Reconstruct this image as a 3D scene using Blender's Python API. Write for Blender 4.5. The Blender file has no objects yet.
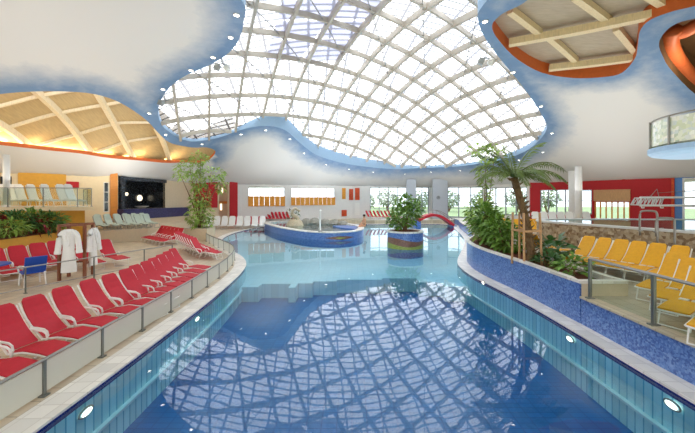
import bpy, bmesh, math, random
from mathutils import Vector, Matrix
from mathutils.geometry import delaunay_2d_cdt
PI = math.pi
S = 1.185            # the layout below is in eye-height units; everything is scaled to metres at the end
H = 2.7              # eye height in layout units
F = 310.0; CX = 352.0; CY = 199.0
scene = bpy.context.scene
COL = scene.collection
rng = random.Random(7)

# ------------------------------------------------------------------ materials
def lin(c):
    r = []
    for v in c:
        v = v / 255.0
        r.append(v / 12.92 if v <= 0.04045 else ((v + 0.055) / 1.055) ** 2.4)
    return (r[0], r[1], r[2], 1.0)

def new_mat(name):
    m = bpy.data.materials.new(name); m.use_nodes = True
    nt = m.node_tree
    b = nt.nodes['Principled BSDF']
    return m, nt, b

def mat(name, c, rough=0.5, metal=0.0, var=0.08, scale=6.0, spec=0.4, bump=0.0, trans=0.0):
    m, nt, b = new_mat(name)
    b.inputs['Roughness'].default_value = rough
    b.inputs['Metallic'].default_value = metal
    b.inputs['Specular IOR Level'].default_value = spec
    tc = nt.nodes.new('ShaderNodeTexCoord')
    nz = nt.nodes.new('ShaderNodeTexNoise'); nz.inputs['Scale'].default_value = scale
    nz.inputs['Detail'].default_value = 3
    nt.links.new(tc.outputs['Object'], nz.inputs['Vector'])
    mx = nt.nodes.new('ShaderNodeMix'); mx.data_type = 'RGBA'
    L = lin(c)
    mx.inputs['A'].default_value = tuple(max(0, v * (1 - var * 2)) for v in L[:3]) + (1,)
    mx.inputs['B'].default_value = tuple(min(1, v * (1 + var * 2)) for v in L[:3]) + (1,)
    nt.links.new(nz.outputs['Fac'], mx.inputs['Factor'])
    nt.links.new(mx.outputs['Result'], b.inputs['Base Color'])
    if bump:
        bp = nt.nodes.new('ShaderNodeBump'); bp.inputs['Strength'].default_value = bump
        nt.links.new(nz.outputs['Fac'], bp.inputs['Height'])
        nt.links.new(bp.outputs['Normal'], b.inputs['Normal'])
    return m

def tile_mat(name, c, grout, sx, sy, gap=0.02, rough=0.25, var=0.12, coord='xy', spec=0.5, offset=0.0):
    """brick pattern; coord chooses which axes of object space carry it ('uv' for mapped walls)"""
    m, nt, b = new_mat(name)
    b.inputs['Roughness'].default_value = rough
    b.inputs['Specular IOR Level'].default_value = spec
    tc = nt.nodes.new('ShaderNodeTexCoord')
    br = nt.nodes.new('ShaderNodeTexBrick')
    br.offset = offset
    br.inputs['Scale'].default_value = 1.0
    br.inputs['Brick Width'].default_value = sx
    br.inputs['Row Height'].default_value = sy
    br.inputs['Mortar Size'].default_value = gap
    br.inputs['Mortar Smooth'].default_value = 0.1
    L = lin(c)
    br.inputs['Color1'].default_value = tuple(v * (1 - var) for v in L[:3]) + (1,)
    br.inputs['Color2'].default_value = tuple(min(1, v * (1 + var)) for v in L[:3]) + (1,)
    br.inputs['Mortar'].default_value = lin(grout)
    nt.links.new(tc.outputs['UV' if coord == 'uv' else 'Object'], br.inputs['Vector'])
    nt.links.new(br.outputs['Color'], b.inputs['Base Color'])
    return m

def mosaic_mat(name, cols, scale, rough=0.3):
    m, nt, b = new_mat(name)
    b.inputs['Roughness'].default_value = rough
    tc = nt.nodes.new('ShaderNodeTexCoord')
    vo = nt.nodes.new('ShaderNodeTexVoronoi'); vo.inputs['Scale'].default_value = scale
    vo.distance = 'CHEBYCHEV'
    nt.links.new(tc.outputs['Object'], vo.inputs['Vector'])
    sp = nt.nodes.new('ShaderNodeSeparateColor')
    nt.links.new(vo.outputs['Color'], sp.inputs['Color'])
    cr = nt.nodes.new('ShaderNodeValToRGB')
    el = cr.color_ramp.elements
    el[0].position = 0; el[0].color = lin(cols[0])
    el[1].position = 1; el[1].color = lin(cols[-1])
    for i, c in enumerate(cols[1:-1]):
        e = el.new((i + 1) / (len(cols) - 1)); e.color = lin(c)
    nt.links.new(sp.outputs['Red'], cr.inputs['Fac'])
    nt.links.new(cr.outputs['Color'], b.inputs['Base Color'])
    return m

def emit_mat(name, c, strength, sample=False):
    m, nt, b = new_mat(name)
    b.inputs['Base Color'].default_value = lin(c)
    b.inputs['Emission Color'].default_value = lin(c)
    b.inputs['Emission Strength'].default_value = strength
    if not sample:
        m.cycles.emission_sampling = 'NONE'
    return m

def schlick(nt, base, k=1.0, normal=None):
    """facing-ratio reflectance, the same from both sides"""
    lw = nt.nodes.new('ShaderNodeLayerWeight'); lw.inputs['Blend'].default_value = 0.5
    if normal: nt.links.new(normal, lw.inputs['Normal'])
    pw = nt.nodes.new('ShaderNodeMath'); pw.operation = 'POWER'; pw.inputs[1].default_value = 5.0
    nt.links.new(lw.outputs['Facing'], pw.inputs[0])
    ma = nt.nodes.new('ShaderNodeMath'); ma.operation = 'MULTIPLY_ADD'; ma.use_clamp = True
    ma.inputs[1].default_value = (1 - base) * k; ma.inputs[2].default_value = base
    nt.links.new(pw.outputs[0], ma.inputs[0])
    return ma.outputs[0]
def glass_mat(name, tint, fac_white=0.0, rough=0.02, gloss=0.045, white=(235, 240, 240)):
    """thin glazing: see-through, slightly shiny, optionally frosted"""
    m, nt, b = new_mat(name)
    nt.nodes.remove(b)
    out = nt.nodes['Material Output']
    tr = nt.nodes.new('ShaderNodeBsdfTransparent'); tr.inputs['Color'].default_value = lin(tint)
    gl = nt.nodes.new('ShaderNodeBsdfGlossy'); gl.inputs['Roughness'].default_value = rough
    mx = nt.nodes.new('ShaderNodeMixShader')
    nt.links.new(schlick(nt, gloss, 0.6), mx.inputs['Fac'])
    nt.links.new(tr.outputs[0], mx.inputs[1]); nt.links.new(gl.outputs[0], mx.inputs[2])
    last = mx
    if fac_white > 0:
        df = nt.nodes.new('ShaderNodeBsdfDiffuse'); df.inputs['Color'].default_value = lin(white)
        tl = nt.nodes.new('ShaderNodeBsdfTranslucent'); tl.inputs['Color'].default_value = lin(white)
        ad = nt.nodes.new('ShaderNodeMixShader'); ad.inputs['Fac'].default_value = 0.5
        nt.links.new(df.outputs[0], ad.inputs[1]); nt.links.new(tl.outputs[0], ad.inputs[2])
        m2 = nt.nodes.new('ShaderNodeMixShader'); m2.inputs['Fac'].default_value = fac_white
        nt.links.new(mx.outputs[0], m2.inputs[1]); nt.links.new(ad.outputs[0], m2.inputs[2])
        last = m2
    nt.links.new(last.outputs[0], out.inputs['Surface'])
    return m

def water_mat(name, tint, ior=1.34, bump=0.08, scale=1.6):
    m, nt, b = new_mat(name)
    nt.nodes.remove(b)
    out = nt.nodes['Material Output']
    tc = nt.nodes.new('ShaderNodeTexCoord')
    nz = nt.nodes.new('ShaderNodeTexNoise'); nz.inputs['Scale'].default_value = scale; nz.inputs['Detail'].default_value = 2
    nt.links.new(tc.outputs['Object'], nz.inputs['Vector'])
    bp = nt.nodes.new('ShaderNodeBump'); bp.inputs['Strength'].default_value = bump; bp.inputs['Distance'].default_value = 0.05
    nt.links.new(nz.outputs['Fac'], bp.inputs['Height'])
    tr = nt.nodes.new('ShaderNodeBsdfTransparent'); tr.inputs['Color'].default_value = lin(tint)
    gl = nt.nodes.new('ShaderNodeBsdfGlossy'); gl.inputs['Roughness'].default_value = 0.015
    nt.links.new(bp.outputs['Normal'], gl.inputs['Normal'])
    mx = nt.nodes.new('ShaderNodeMixShader')
    nt.links.new(schlick(nt, ior, 1.0, bp.outputs['Normal']), mx.inputs['Fac'])
    nt.links.new(tr.outputs[0], mx.inputs[1]); nt.links.new(gl.outputs[0], mx.inputs[2])
    nt.links.new(mx.outputs[0], out.inputs['Surface'])
    return m

def wood_mat(name, c, scale=2.0, rough=0.5, stretch=(1, 12, 1)):
    m, nt, b = new_mat(name)
    b.inputs['Roughness'].default_value = rough
    tc = nt.nodes.new('ShaderNodeTexCoord')
    mp = nt.nodes.new('ShaderNodeMapping'); mp.inputs['Scale'].default_value = stretch
    nz = nt.nodes.new('ShaderNodeTexNoise'); nz.inputs['Scale'].default_value = scale; nz.inputs['Detail'].default_value = 4
    nt.links.new(tc.outputs['Object'], mp.inputs['Vector']); nt.links.new(mp.outputs['Vector'], nz.inputs['Vector'])
    mx = nt.nodes.new('ShaderNodeMix'); mx.data_type = 'RGBA'
    L = lin(c)
    mx.inputs['A'].default_value = tuple(v * 0.72 for v in L[:3]) + (1,)
    mx.inputs['B'].default_value = tuple(min(1, v * 1.25) for v in L[:3]) + (1,)
    nt.links.new(nz.outputs['Fac'], mx.inputs['Factor'])
    nt.links.new(mx.outputs['Result'], b.inputs['Base Color'])
    return m

M = {}
M['floor'] = tile_mat('beige_floor_tile', (206, 190, 164), (176, 160, 136), 0.35, 0.35, 0.012, 0.35)
M['terrace'] = mat('terrace_stone', (212, 196, 168), 0.6, var=0.05)
M['deck'] = tile_mat('deck_tile', (196, 184, 158), (170, 158, 134), 0.35, 0.35, 0.012, 0.35)
M['coping'] = tile_mat('coping_tile', (238, 232, 222), (218, 210, 198), 0.3, 0.3, 0.01, 0.35)
M['band'] = tile_mat('dark_blue_band', (22, 40, 120), (40, 60, 130), 0.12, 0.5, 0.01, 0.2, coord='uv')
M['poolwall'] = tile_mat('teal_pool_tile', (172, 224, 232), (100, 176, 200), 0.145, 0.62, 0.012, 0.2, coord='uv')
M['ledge'] = mat('ledge', (190, 226, 230), 0.3)
M['poolfloor'] = tile_mat('deep_blue_floor_tile', (4, 98, 164), (3, 82, 146), 0.3, 0.15, 0.012, 0.3, 0.1)
M['shallow'] = tile_mat('pale_turquoise_floor_tile', (190, 230, 238), (172, 216, 228), 0.3, 0.15, 0.012, 0.3, 0.06)
M['bluemosaic'] = mosaic_mat('blue_mosaic', [(58, 88, 158), (82, 116, 184), (100, 136, 198), (132, 162, 210)], 26)
M['darkmosaic'] = mosaic_mat('dark_mosaic', [(8, 9, 14), (18, 20, 28), (34, 40, 50), (70, 78, 84)], 14, 0.25)
M['purplemosaic'] = mosaic_mat('purple_mosaic', [(30, 30, 66), (44, 42, 92), (60, 56, 112)], 16, 0.3)
M['brownmosaic'] = mosaic_mat('brown_mosaic', [(112, 74, 62), (138, 96, 78), (156, 110, 92)], 26)
M['greenmosaic'] = mosaic_mat('green_mosaic', [(132, 144, 58), (152, 164, 72), (172, 178, 92)], 26)
M['stone'] = mosaic_mat('rubble_stone', [(118, 92, 64), (150, 126, 96), (176, 156, 126), (196, 180, 152), (140, 118, 96)], 9, 0.7)
M['white'] = mat('white_plaster', (232, 230, 226), 0.7, var=0.03)
M['offwhite'] = mat('offwhite_column', (214, 214, 210), 0.7, var=0.03)
M['greycol'] = mat('grey_column', (190, 196, 204), 0.7, var=0.03)
M['yellow'] = mat('yellow_plaster', (216, 160, 60), 0.7, var=0.06)
M['cream'] = mat('cream_plaster', (236, 216, 178), 0.7, var=0.04)
M['orangewood'] = wood_mat('orange_wood', (206, 132, 52), 3, 0.45, (1, 1, 8))
M['beigewall'] = mat('beige_wall', (214, 196, 166), 0.7, var=0.05)
M['redwall'] = mat('red_wall', (182, 26, 34), 0.6, var=0.05)
M['ventblue'] = mat('blue_window_post', (92, 140, 204), 0.4)
M['fascia'] = mat('pale_blue_fascia', (150, 178, 206), 0.6, var=0.04)
M['orangefascia'] = mat('orange_fascia', (196, 98, 44), 0.55, var=0.08)
M['brownvoid'] = mat('brown_void', (112, 82, 52), 0.8, var=0.12)
M['vault'] = wood_mat('vault_panel', (190, 160, 110), 2.2, 0.6, (8, 1, 1))
M['vaultgrey'] = wood_mat('grey_vault_panel', (176, 162, 142), 2.2, 0.6, (1, 8, 1))
M['beam'] = wood_mat('pale_glulam_beam', (222, 202, 164), 3, 0.5, (6, 6, 1))
M['rib'] = mat('dome_rib', (176, 168, 156), 0.5, var=0.04)
M['tie'] = mat('dome_tie_rod', (150, 150, 150), 0.4, metal=0.4, var=0.03)
M['chrome'] = mat('brushed_steel', (150, 148, 142), 0.42, metal=0.7, var=0.04)
M['darksteel'] = mat('dark_steel', (128, 130, 124), 0.35, metal=0.7, var=0.05)
M['whiteplastic'] = mat('white_plastic', (240, 238, 232), 0.4, var=0.03)
M['red'] = mat('red_sling', (192, 22, 42), 0.6, var=0.06, scale=14)
M['yellowsling'] = mat('yellow_sling', (236, 172, 30), 0.6, var=0.06, scale=14)
M['whitesling'] = mat('white_sling', (236, 234, 228), 0.6, var=0.03)
M['greysling'] = mat('greygreen_sling', (176, 190, 178), 0.6, var=0.05)
M['blue'] = mat('blue_fabric', (28, 74, 170), 0.5, var=0.08)
M['robe'] = mat('white_terry', (240, 238, 234), 0.9, var=0.05, scale=60, bump=0.25)
M['rackwood'] = wood_mat('reddish_wood', (132, 72, 40), 4, 0.45, (6, 6, 1))
M['soil'] = mat('red_brown_bark', (110, 62, 40), 0.9, var=0.3, scale=22, bump=0.6)
M['leaf'] = mat('leaf_green', (112, 150, 58), 0.5, var=0.3, scale=3)
M['leaf2'] = mat('leaf_light_green', (148, 176, 80), 0.5, var=0.25, scale=3)
M['leafdark'] = mat('leaf_dark_green', (66, 108, 52), 0.5, var=0.3, scale=3)
M['redleaf'] = mat('red_bract', (140, 30, 40), 0.6, var=0.15)
M['frond'] = mat('palm_frond', (104, 124, 58), 0.5, var=0.25, scale=4)
M['bark'] = mat('palm_bark', (124, 98, 66), 0.9, var=0.3, scale=24, bump=0.6)
M['stake'] = wood_mat('pale_stake', (206, 160, 112), 4, 0.6, (6, 6, 1))
M['rock'] = mat('grey_rock', (150, 148, 136), 0.9, var=0.2, scale=8, bump=0.5)
M['sculpt'] = mat('sandstone', (200, 184, 154), 0.8, var=0.2, scale=12, bump=0.3)
M['skin'] = mat('skin', (214, 160, 122), 0.5, var=0.04)
M['hair'] = mat('brown_hair', (70, 44, 28), 0.7, var=0.15)
M['trunks'] = mat('dark_swimwear', (36, 44, 70), 0.7)
M['black'] = mat('black_trim', (26, 26, 28), 0.5)
M['orange'] = mat('orange_slide', (220, 112, 62), 0.5, var=0.08)
M['orangeboard'] = mat('orange_board', (232, 158, 62), 0.6, var=0.12)
M['redorange'] = mat('red_orange_print', (214, 80, 40), 0.6, var=0.3, scale=9)
M['bridge'] = mat('red_bridge', (206, 40, 54), 0.4, var=0.05)
M['lawn'] = mat('lawn', (150, 166, 118), 0.9, var=0.2, scale=0.4)
M['treeleaf'] = mat('tree_leaf', (156, 172, 140), 0.7, var=0.25, scale=0.7)
M['lamp'] = emit_mat('lamp_lens', (255, 250, 238), 14)
M['poollamp'] = emit_mat('pool_lamp_lens', (255, 246, 226), 3.2)
M['disc'] = emit_mat('round_lamp_glow', (255, 240, 210), 1.6)
M['grey'] = mat('grey_metal', (150, 152, 152), 0.5, var=0.05)
M['water'] = water_mat('pool_water', (222, 243, 249), 0.055, 0.05, 1.1)
M['tealwater'] = water_mat('raised_pool_water', (150, 214, 200), 0.035, 0.04, 2.0)
M['glass'] = glass_mat('tinted_window_glass', (186, 194, 197))
M['frame'] = mat('grey_window_frame', (150, 158, 166), 0.5, var=0.03)
M['blind'] = glass_mat('lilac_shade_cloth', (90, 90, 100), 0.85, 0.5, 0.01, (196, 196, 214))
M['railglass'] = glass_mat('rail_glass', (240, 246, 242), 0.0, 0.02, 0.012)
M['frost'] = glass_mat('frosted_glass', (226, 232, 226), 0.78, 0.15, 0.03, (244, 244, 236))

def ceiling_mat():
    m, nt, b = new_mat('painted_sky_ceiling')
    b.inputs['Roughness'].default_value = 0.75
    at = nt.nodes.new('ShaderNodeAttribute'); at.attribute_name = 'paint'
    tc = nt.nodes.new('ShaderNodeTexCoord')
    nz = nt.nodes.new('ShaderNodeTexNoise'); nz.inputs['Scale'].default_value = 0.9; nz.inputs['Detail'].default_value = 6
    nz.inputs['Roughness'].default_value = 0.7
    nt.links.new(tc.outputs['Object'], nz.inputs['Vector'])
    ad = nt.nodes.new('ShaderNodeMath'); ad.operation = 'MULTIPLY_ADD'
    ad.inputs[1].default_value = 0.5
    nt.links.new(nz.outputs['Fac'], ad.inputs[0]); nt.links.new(at.outputs['Fac'], ad.inputs[2])
    cr = nt.nodes.new('ShaderNodeValToRGB')
    el = cr.color_ramp.elements
    el[0].position = 0.34; el[0].color = lin((214, 213, 212))
    el[1].position = 0.95; el[1].color = lin((108, 138, 174))
    nt.links.new(ad.outputs[0], cr.inputs['Fac'])
    nt.links.new(cr.outputs['Color'], b.inputs['Base Color'])
    return m
M['ceiling'] = ceiling_mat()

def dome_mat():
    """white translucent sheet glazing with thin glazing bars"""
    m, nt, b = new_mat('dome_glazing')
    nt.nodes.remove(b)
    out = nt.nodes['Material Output']
    tc = nt.nodes.new('ShaderNodeTexCoord')
    mp = nt.nodes.new('ShaderNodeMapping'); mp.inputs['Rotation'].default_value = (0, 0, math.radians(-8))
    nt.links.new(tc.outputs['Object'], mp.inputs['Vector'])
    br = nt.nodes.new('ShaderNodeTexBrick'); br.offset = 0
    br.inputs['Scale'].default_value = 1; br.inputs['Brick Width'].default_value = 1.5; br.inputs['Row Height'].default_value = 0.62
    br.inputs['Mortar Size'].default_value = 0.09; br.inputs['Mortar Smooth'].default_value = 0.2
    br.inputs['Color1'].default_value = (0.72, 0.73, 0.74, 1); br.inputs['Color2'].default_value = (0.82, 0.83, 0.83, 1)
    br.inputs['Mortar'].default_value = (0.165, 0.165, 0.17, 1)
    nt.links.new(mp.outputs['Vector'], br.inputs['Vector'])
    tr = nt.nodes.new('ShaderNodeBsdfTransparent'); nt.links.new(br.outputs['Color'], tr.inputs['Color'])
    tl = nt.nodes.new('ShaderNodeBsdfTranslucent'); nt.links.new(br.outputs['Color'], tl.inputs['Color'])
    mx = nt.nodes.new('ShaderNodeMixShader'); mx.inputs['Fac'].default_value = 0.25
    nt.links.new(tr.outputs[0], mx.inputs[1]); nt.links.new(tl.outputs[0], mx.inputs[2])
    nt.links.new(mx.outputs[0], out.inputs['Surface'])
    return m
M['dome'] = dome_mat()

# ------------------------------------------------------------------ mesh helpers
class MB:
    def __init__(s): s.v = []; s.f = []; s.uv = []
    def add(s, vs, fs, uvs=None):
        o = len(s.v); s.v += [tuple(p) for p in vs]
        for i, f in enumerate(fs):
            s.f.append([o + k for k in f]); s.uv.append(uvs[i] if uvs else None)
        return s
    def box(s, c, d, rz=0.0, ry=0.0):
        hx, hy, hz = d[0] / 2, d[1] / 2, d[2] / 2
        R = Matrix.Rotation(rz, 3, 'Z') @ Matrix.Rotation(ry, 3, 'Y')
        vs = [Vector(c) + R @ Vector((x, y, z)) for x in (-hx, hx) for y in (-hy, hy) for z in (-hz, hz)]
        return s.add(vs, [(0, 1, 3, 2), (4, 6, 7, 5), (0, 4, 5, 1), (2, 3, 7, 6), (0, 2, 6, 4), (1, 5, 7, 3)])
    def bar(s, a, b, w, h, up=(0, 0, 1)):
        return s.sweep([a, b], [(-w / 2, -h / 2), (w / 2, -h / 2), (w / 2, h / 2), (-w / 2, h / 2)], up)
    def sweep(s, pts, prof, up=(0, 0, 1), cap=True, closed=False):
        pts = [Vector(p) for p in pts]; n = len(pts); m = len(prof); vs = []
        for i, p in enumerate(pts):
            if closed: d = pts[(i + 1) % n] - pts[i - 1]
            else: d = pts[min(i + 1, n - 1)] - pts[max(i - 1, 0)]
            d.normalize(); u = Vector(up)
            if abs(d.dot(u)) > 0.98: u = Vector((1, 0, 0)) if abs(d.x) < 0.9 else Vector((0, 1, 0))
            sd = d.cross(u).normalized(); u2 = sd.cross(d).normalized()
            for a, b in prof: vs.append(p + sd * a + u2 * b)
        fs = []
        for i in range(n if closed else n - 1):
            j = (i + 1) % n
            for k in range(m):
                k2 = (k + 1) % m
                fs.append((i * m + k, i * m + k2, j * m + k2, j * m + k))
        if cap and not closed:
            fs.append(tuple(range(m))[::-1]); fs.append(tuple((n - 1) * m + k for k in range(m)))
        return s.add(vs, fs)
    def tube(s, pts, r, n=6, closed=False, taper=None):
        if taper is None:
            return s.sweep(pts, [(r * math.cos(2 * PI * k / n), r * math.sin(2 * PI * k / n)) for k in range(n)], closed=closed)
        pts = [Vector(p) for p in pts]; vs = []; N = len(pts)
        for i, p in enumerate(pts):
            d = (pts[min(i + 1, N - 1)] - pts[max(i - 1, 0)]).normalized()
            u = Vector((0, 0, 1)) if abs(d.z) < 0.95 else Vector((1, 0, 0))
            sd = d.cross(u).normalized(); u2 = sd.cross(d)
            rr = r + (taper - r) * i / max(1, N - 1)
            for k in range(n): vs.append(p + sd * rr * math.cos(2 * PI * k / n) + u2 * rr * math.sin(2 * PI * k / n))
        fs = [(i * n + k, i * n + (k + 1) % n, (i + 1) * n + (k + 1) % n, (i + 1) * n + k) for i in range(N - 1) for k in range(n)]
        fs += [tuple(range(n))[::-1], tuple((N - 1) * n + k for k in range(n))]
        return s.add(vs, fs)
    def ribbon(s, pts, w, th):
        """strip in the xz plane extruded along y"""
        return s.sweep([(p[0], 0, p[1]) for p in pts], [(-w / 2, -th / 2), (w / 2, -th / 2), (w / 2, th / 2), (-w / 2, th / 2)])
    def prism(s, poly, z0, z1):
        n = len(poly)
        if area(poly) < 0: poly = poly[::-1]
        vs = [(x, y, z0) for x, y in poly] + [(x, y, z1) for x, y in poly]
        fs = [tuple(range(n))[::-1], tuple(range(n, 2 * n))] + [(i, (i + 1) % n, n + (i + 1) % n, n + i) for i in range(n)]
        return s.add(vs, fs)
    def lathe(s, prof, c=(0, 0, 0), n=16, sx=1.0, sy=1.0):
        vs = []; m = len(prof)
        for r, z in prof:
            for k in range(n): vs.append((c[0] + sx * r * math.cos(2 * PI * k / n), c[1] + sy * r * math.sin(2 * PI * k / n), c[2] + z))
        fs = [(i * n + k, i * n + (k + 1) % n, (i + 1) * n + (k + 1) % n, (i + 1) * n + k) for i in range(m - 1) for k in range(n)]
        fs += [tuple(range(n))[::-1], tuple((m - 1) * n + k for k in range(n))]
        return s.add(vs, fs)
    def strip(s, pts, z0, z1, closed=False, u0=0.0):
        """vertical wall along a plan polyline, with metre uv"""
        n = len(pts); L = u0
        for i in range(n if closed else n - 1):
            a = pts[i]; b = pts[(i + 1) % n]; d = math.dist(a, b)
            s.add([(a[0], a[1], z0), (b[0], b[1], z0), (b[0], b[1], z1), (a[0], a[1], z1)], [(0, 1, 2, 3)],
                  [[(L, z0), (L + d, z0), (L + d, z1), (L, z1)]])
            L += d
        return s
    def ring(s, a, b, za, zb, closed=True):
        n = len(a)
        vs = [(p[0], p[1], za) for p in a] + [(p[0], p[1], zb) for p in b]
        return s.add(vs, [(i, (i + 1) % n, n + (i + 1) % n, n + i) for i in range(n if closed else n - 1)])
    def build(s, name, m, parent=None, smooth=False, tri=False):
        me = bpy.data.meshes.new(name)
        me.from_pydata(s.v, [], s.f); me.update()
        if any(u for u in s.uv):
            ul = me.uv_layers.new(name='UVMap')
            for pi, p in enumerate(me.polygons):
                if s.uv[pi]:
                    for k, li in enumerate(p.loop_indices): ul.data[li].uv = s.uv[pi][k]
        bm = bmesh.new(); bm.from_mesh(me)
        if any(len(f) > 4 for f in s.f): bmesh.ops.triangulate(bm, faces=[f for f in bm.faces if len(f.verts) > 4])
        if not any(u for u in s.uv): bmesh.ops.recalc_face_normals(bm, faces=bm.faces[:])
        bm.to_mesh(me); bm.free()
        if smooth: 
            for p in me.polygons: p.use_smooth = True
        me.materials.append(m if not isinstance(m, str) else M[m])
        o = bpy.data.objects.new(name, me); COL.objects.link(o)
        if parent: o.parent = parent
        return o

def area(p): return 0.5 * sum(p[i][0] * p[(i + 1) % len(p)][1] - p[(i + 1) % len(p)][0] * p[i][1] for i in range(len(p)))
def tag(o, label, cat, group=None, kind=None):
    if label: o['label'] = label
    if cat: o['category'] = cat
    if group: o['group'] = group
    if kind: o['kind'] = kind
    return o
def struct(o, label=None, cat=None):
    o['kind'] = 'structure'
    if label: o['label'] = label
    if cat: o['category'] = cat
    return o
def empty(name, loc=(0, 0, 0), rz=0.0, label=None, cat=None, group=None):
    o = bpy.data.objects.new(name, None); COL.objects.link(o)
    o.location = loc; o.rotation_euler = (0, 0, rz); o.empty_display_size = 0.2
    return tag(o, label, cat, group)
def dup(root, loc, rz, label, group=None):
    r = root.copy(); COL.objects.link(r); r.location = loc; r.rotation_euler = (0, 0, rz); r['label'] = label
    if group: r['group'] = group
    for ch in list(root.children):
        c = ch.copy(); COL.objects.link(c); c.parent = r
        for g in list(ch.children):
            d = g.copy(); COL.objects.link(d); d.parent = c
    return r
ORD = ['first', 'second', 'third', 'fourth', 'fifth', 'sixth', 'seventh', 'eighth', 'ninth', 'tenth', 'eleventh', 'twelfth', 'thirteenth', 'fourteenth', 'fifteenth', 'sixteenth', 'seventeenth', 'eighteenth', 'nineteenth', 'twentieth', 'twenty-first', 'twenty-second', 'twenty-third', 'twenty-fourth', 'twenty-fifth', 'twenty-sixth', 'twenty-seventh', 'twenty-eighth', 'twenty-ninth', 'thirtieth']
def smooth_path(pts, k=4, closed=False):
    """Catmull-Rom through plan or space points"""
    n = len(pts); out = []
    P_ = [Vector(p) for p in pts]
    for i in range(n if closed else n - 1):
        if closed: a, b, c, d = P_[i - 1], P_[i], P_[(i + 1) % n], P_[(i + 2) % n]
        else: a, b, c, d = P_[max(i - 1, 0)], P_[i], P_[i + 1], P_[min(i + 2, n - 1)]
        for j in range(k):
            t = j / k
            out.append(tuple(0.5 * ((2 * b) + (c - a) * t + (2 * a - 5 * b + 4 * c - d) * t * t + (3 * b - a - 3 * c + d) * t ** 3)))
    if not closed: out.append(tuple(P_[-1]))
    return out
def offset(poly, d, closed=True):
    """push a plan polygon outward (CCW) by d"""
    n = len(poly); sgn = 1 if (not closed or area(poly) > 0) else -1; out = []
    for i in range(n):
        a = poly[i - 1] if (closed or i > 0) else poly[0]
        b = poly[(i + 1) % n] if (closed or i < n - 1) else poly[-1]
        dx, dy = b[0] - a[0], b[1] - a[1]; L = math.hypot(dx, dy) or 1
        out.append((poly[i][0] + sgn * dy / L * d, poly[i][1] - sgn * dx / L * d))
    return out
def inside(p, poly):
    x, y = p; c = False; n = len(poly)
    for i in range(n):
        x1, y1 = poly[i]; x2, y2 = poly[i - 1]
        if (y1 > y) != (y2 > y) and x < (x2 - x1) * (y - y1) / (y2 - y1) + x1: c = not c
    return c
def dist_poly(p, poly):
    x, y = p; best = 1e9; n = len(poly)
    for i in range(n):
        ax, ay = poly[i - 1]; bx, by = poly[i]
        dx, dy = bx - ax, by - ay; L = dx * dx + dy * dy or 1e-9
        t = max(0, min(1, ((x - ax) * dx + (y - ay) * dy) / L))
        d = (x - ax - t * dx) ** 2 + (y - ay - t * dy) ** 2
        if d < best: best = d
    return math.sqrt(best)
def at(px, py, z):
    """point of the photo seen at height z (layout units)"""
    t = (H - z) / (py - CY); return ((px - CX) * t, F * t, z)
def at_y(px, py, Y):
    t = Y / F; return ((px - CX) * t, Y, H - (py - CY) * t)
def on_wall(px, py, a, b):
    """where the sight line meets the vertical plane through plan points a, b: (distance along, z)"""
    dx, dy = b[0] - a[0], b[1] - a[1]; L = math.hypot(dx, dy)
    rx, ry = (px - CX), F
    den = rx * dy - ry * dx
    t = (a[0] * dy - a[1] * dx) / den
    X, Y = rx * t, ry * t
    return ((X - a[0]) * dx + (Y - a[1]) * dy) / L, H - (py - CY) * t

# ------------------------------------------------------------------ the ceiling's shape
PERIM = [(-20, -12), (-26, 2), (-25, 11), (-20.3, 17.9), (-16.7, 22.1), (-15, 29.5), (-11.4, 32), (0, 36.5), (9.5, 38), (14.7, 34.5), (17.2, 30), (22.9, 22), (27, 14), (27, 2), (20, -12)]
CC = (0.0, 8.0)
def ray_R(th):
    dx, dy = math.cos(th), math.sin(th); best = 1e9; n = len(PERIM)
    for i in range(n):
        ax, ay = PERIM[i - 1]; bx, by = PERIM[i]; ex, ey = bx - ax, by - ay
        den = dx * ey - dy * ex
        if abs(den) < 1e-9: continue
        t = ((ax - CC[0]) * ey - (ay - CC[1]) * ex) / den
        u = ((ax - CC[0]) * dy - (ay - CC[1]) * dx) / den
        if t > 0 and -1e-6 <= u <= 1 + 1e-6: best = min(best, t)
    return best
RT0 = [ray_R(2 * PI * i / 720) for i in range(720)]
RT = [sum(RT0[(i + k) % 720] for k in range(-8, 9)) / 17 for i in range(720)]
def rho(x, y):
    dx, dy = x - CC[0], y - CC[1]; th = math.atan2(dy, dx) % (2 * PI)
    i = th / (2 * PI) * 720; i0 = int(i) % 720; f = i - int(i)
    return math.hypot(dx, dy) / (RT[i0] * (1 - f) + RT[(i0 + 1) % 720] * f)
def zc(x, y): return 4.2 + 5.8 * max(0.0, 1 - rho(x, y) ** 4)
def hit(px, py, fz):
    ux, uz = px - CX, CY - py
    lo, hi = 0.0, 0.002
    while hi < 0.4 and H + uz * hi < fz(ux * hi, F * hi): lo, hi = hi, hi + 0.002
    for _ in range(30):
        t = (lo + hi) / 2
        if H + uz * t < fz(ux * t, F * t): lo = t
        else: hi = t
    return (ux * lo, F * lo, fz(ux * lo, F * lo))
DOME_PX = [(242, 0), (244, 21), (238, 41.6), (225, 56), (206.5, 66.5), (181.6, 78), (166, 92), (158.5, 109), (161, 124), (170, 132.5), (181, 139), (196, 141.5), (219, 137.5), (248, 128), (269, 126), (285.5, 130.5), (300, 143), (314.6, 154), (331, 160), (350, 164.5), (374, 167.6), (403, 169), (432, 167.6), (465.6, 165.6), (494.7, 161), (519.7, 154), (536, 143.5), (546.7, 129), (542.5, 116.5), (528, 93.6), (503, 62.4), (486, 39.5), (478, 20), (484, 4)]
dome_poly = [hit(x, y, zc)[:2] for x, y in DOME_PX]
dome_poly = dome_poly + [(5.3, 8.5), (4.6, 5.2), (1.5, 3.2), (-2.0, 3.4), (-4.2, 5.6), (-4.4, 8.4)]
dome_poly = [p[:2] for p in smooth_path(dome_poly, 4, True)]
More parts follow.
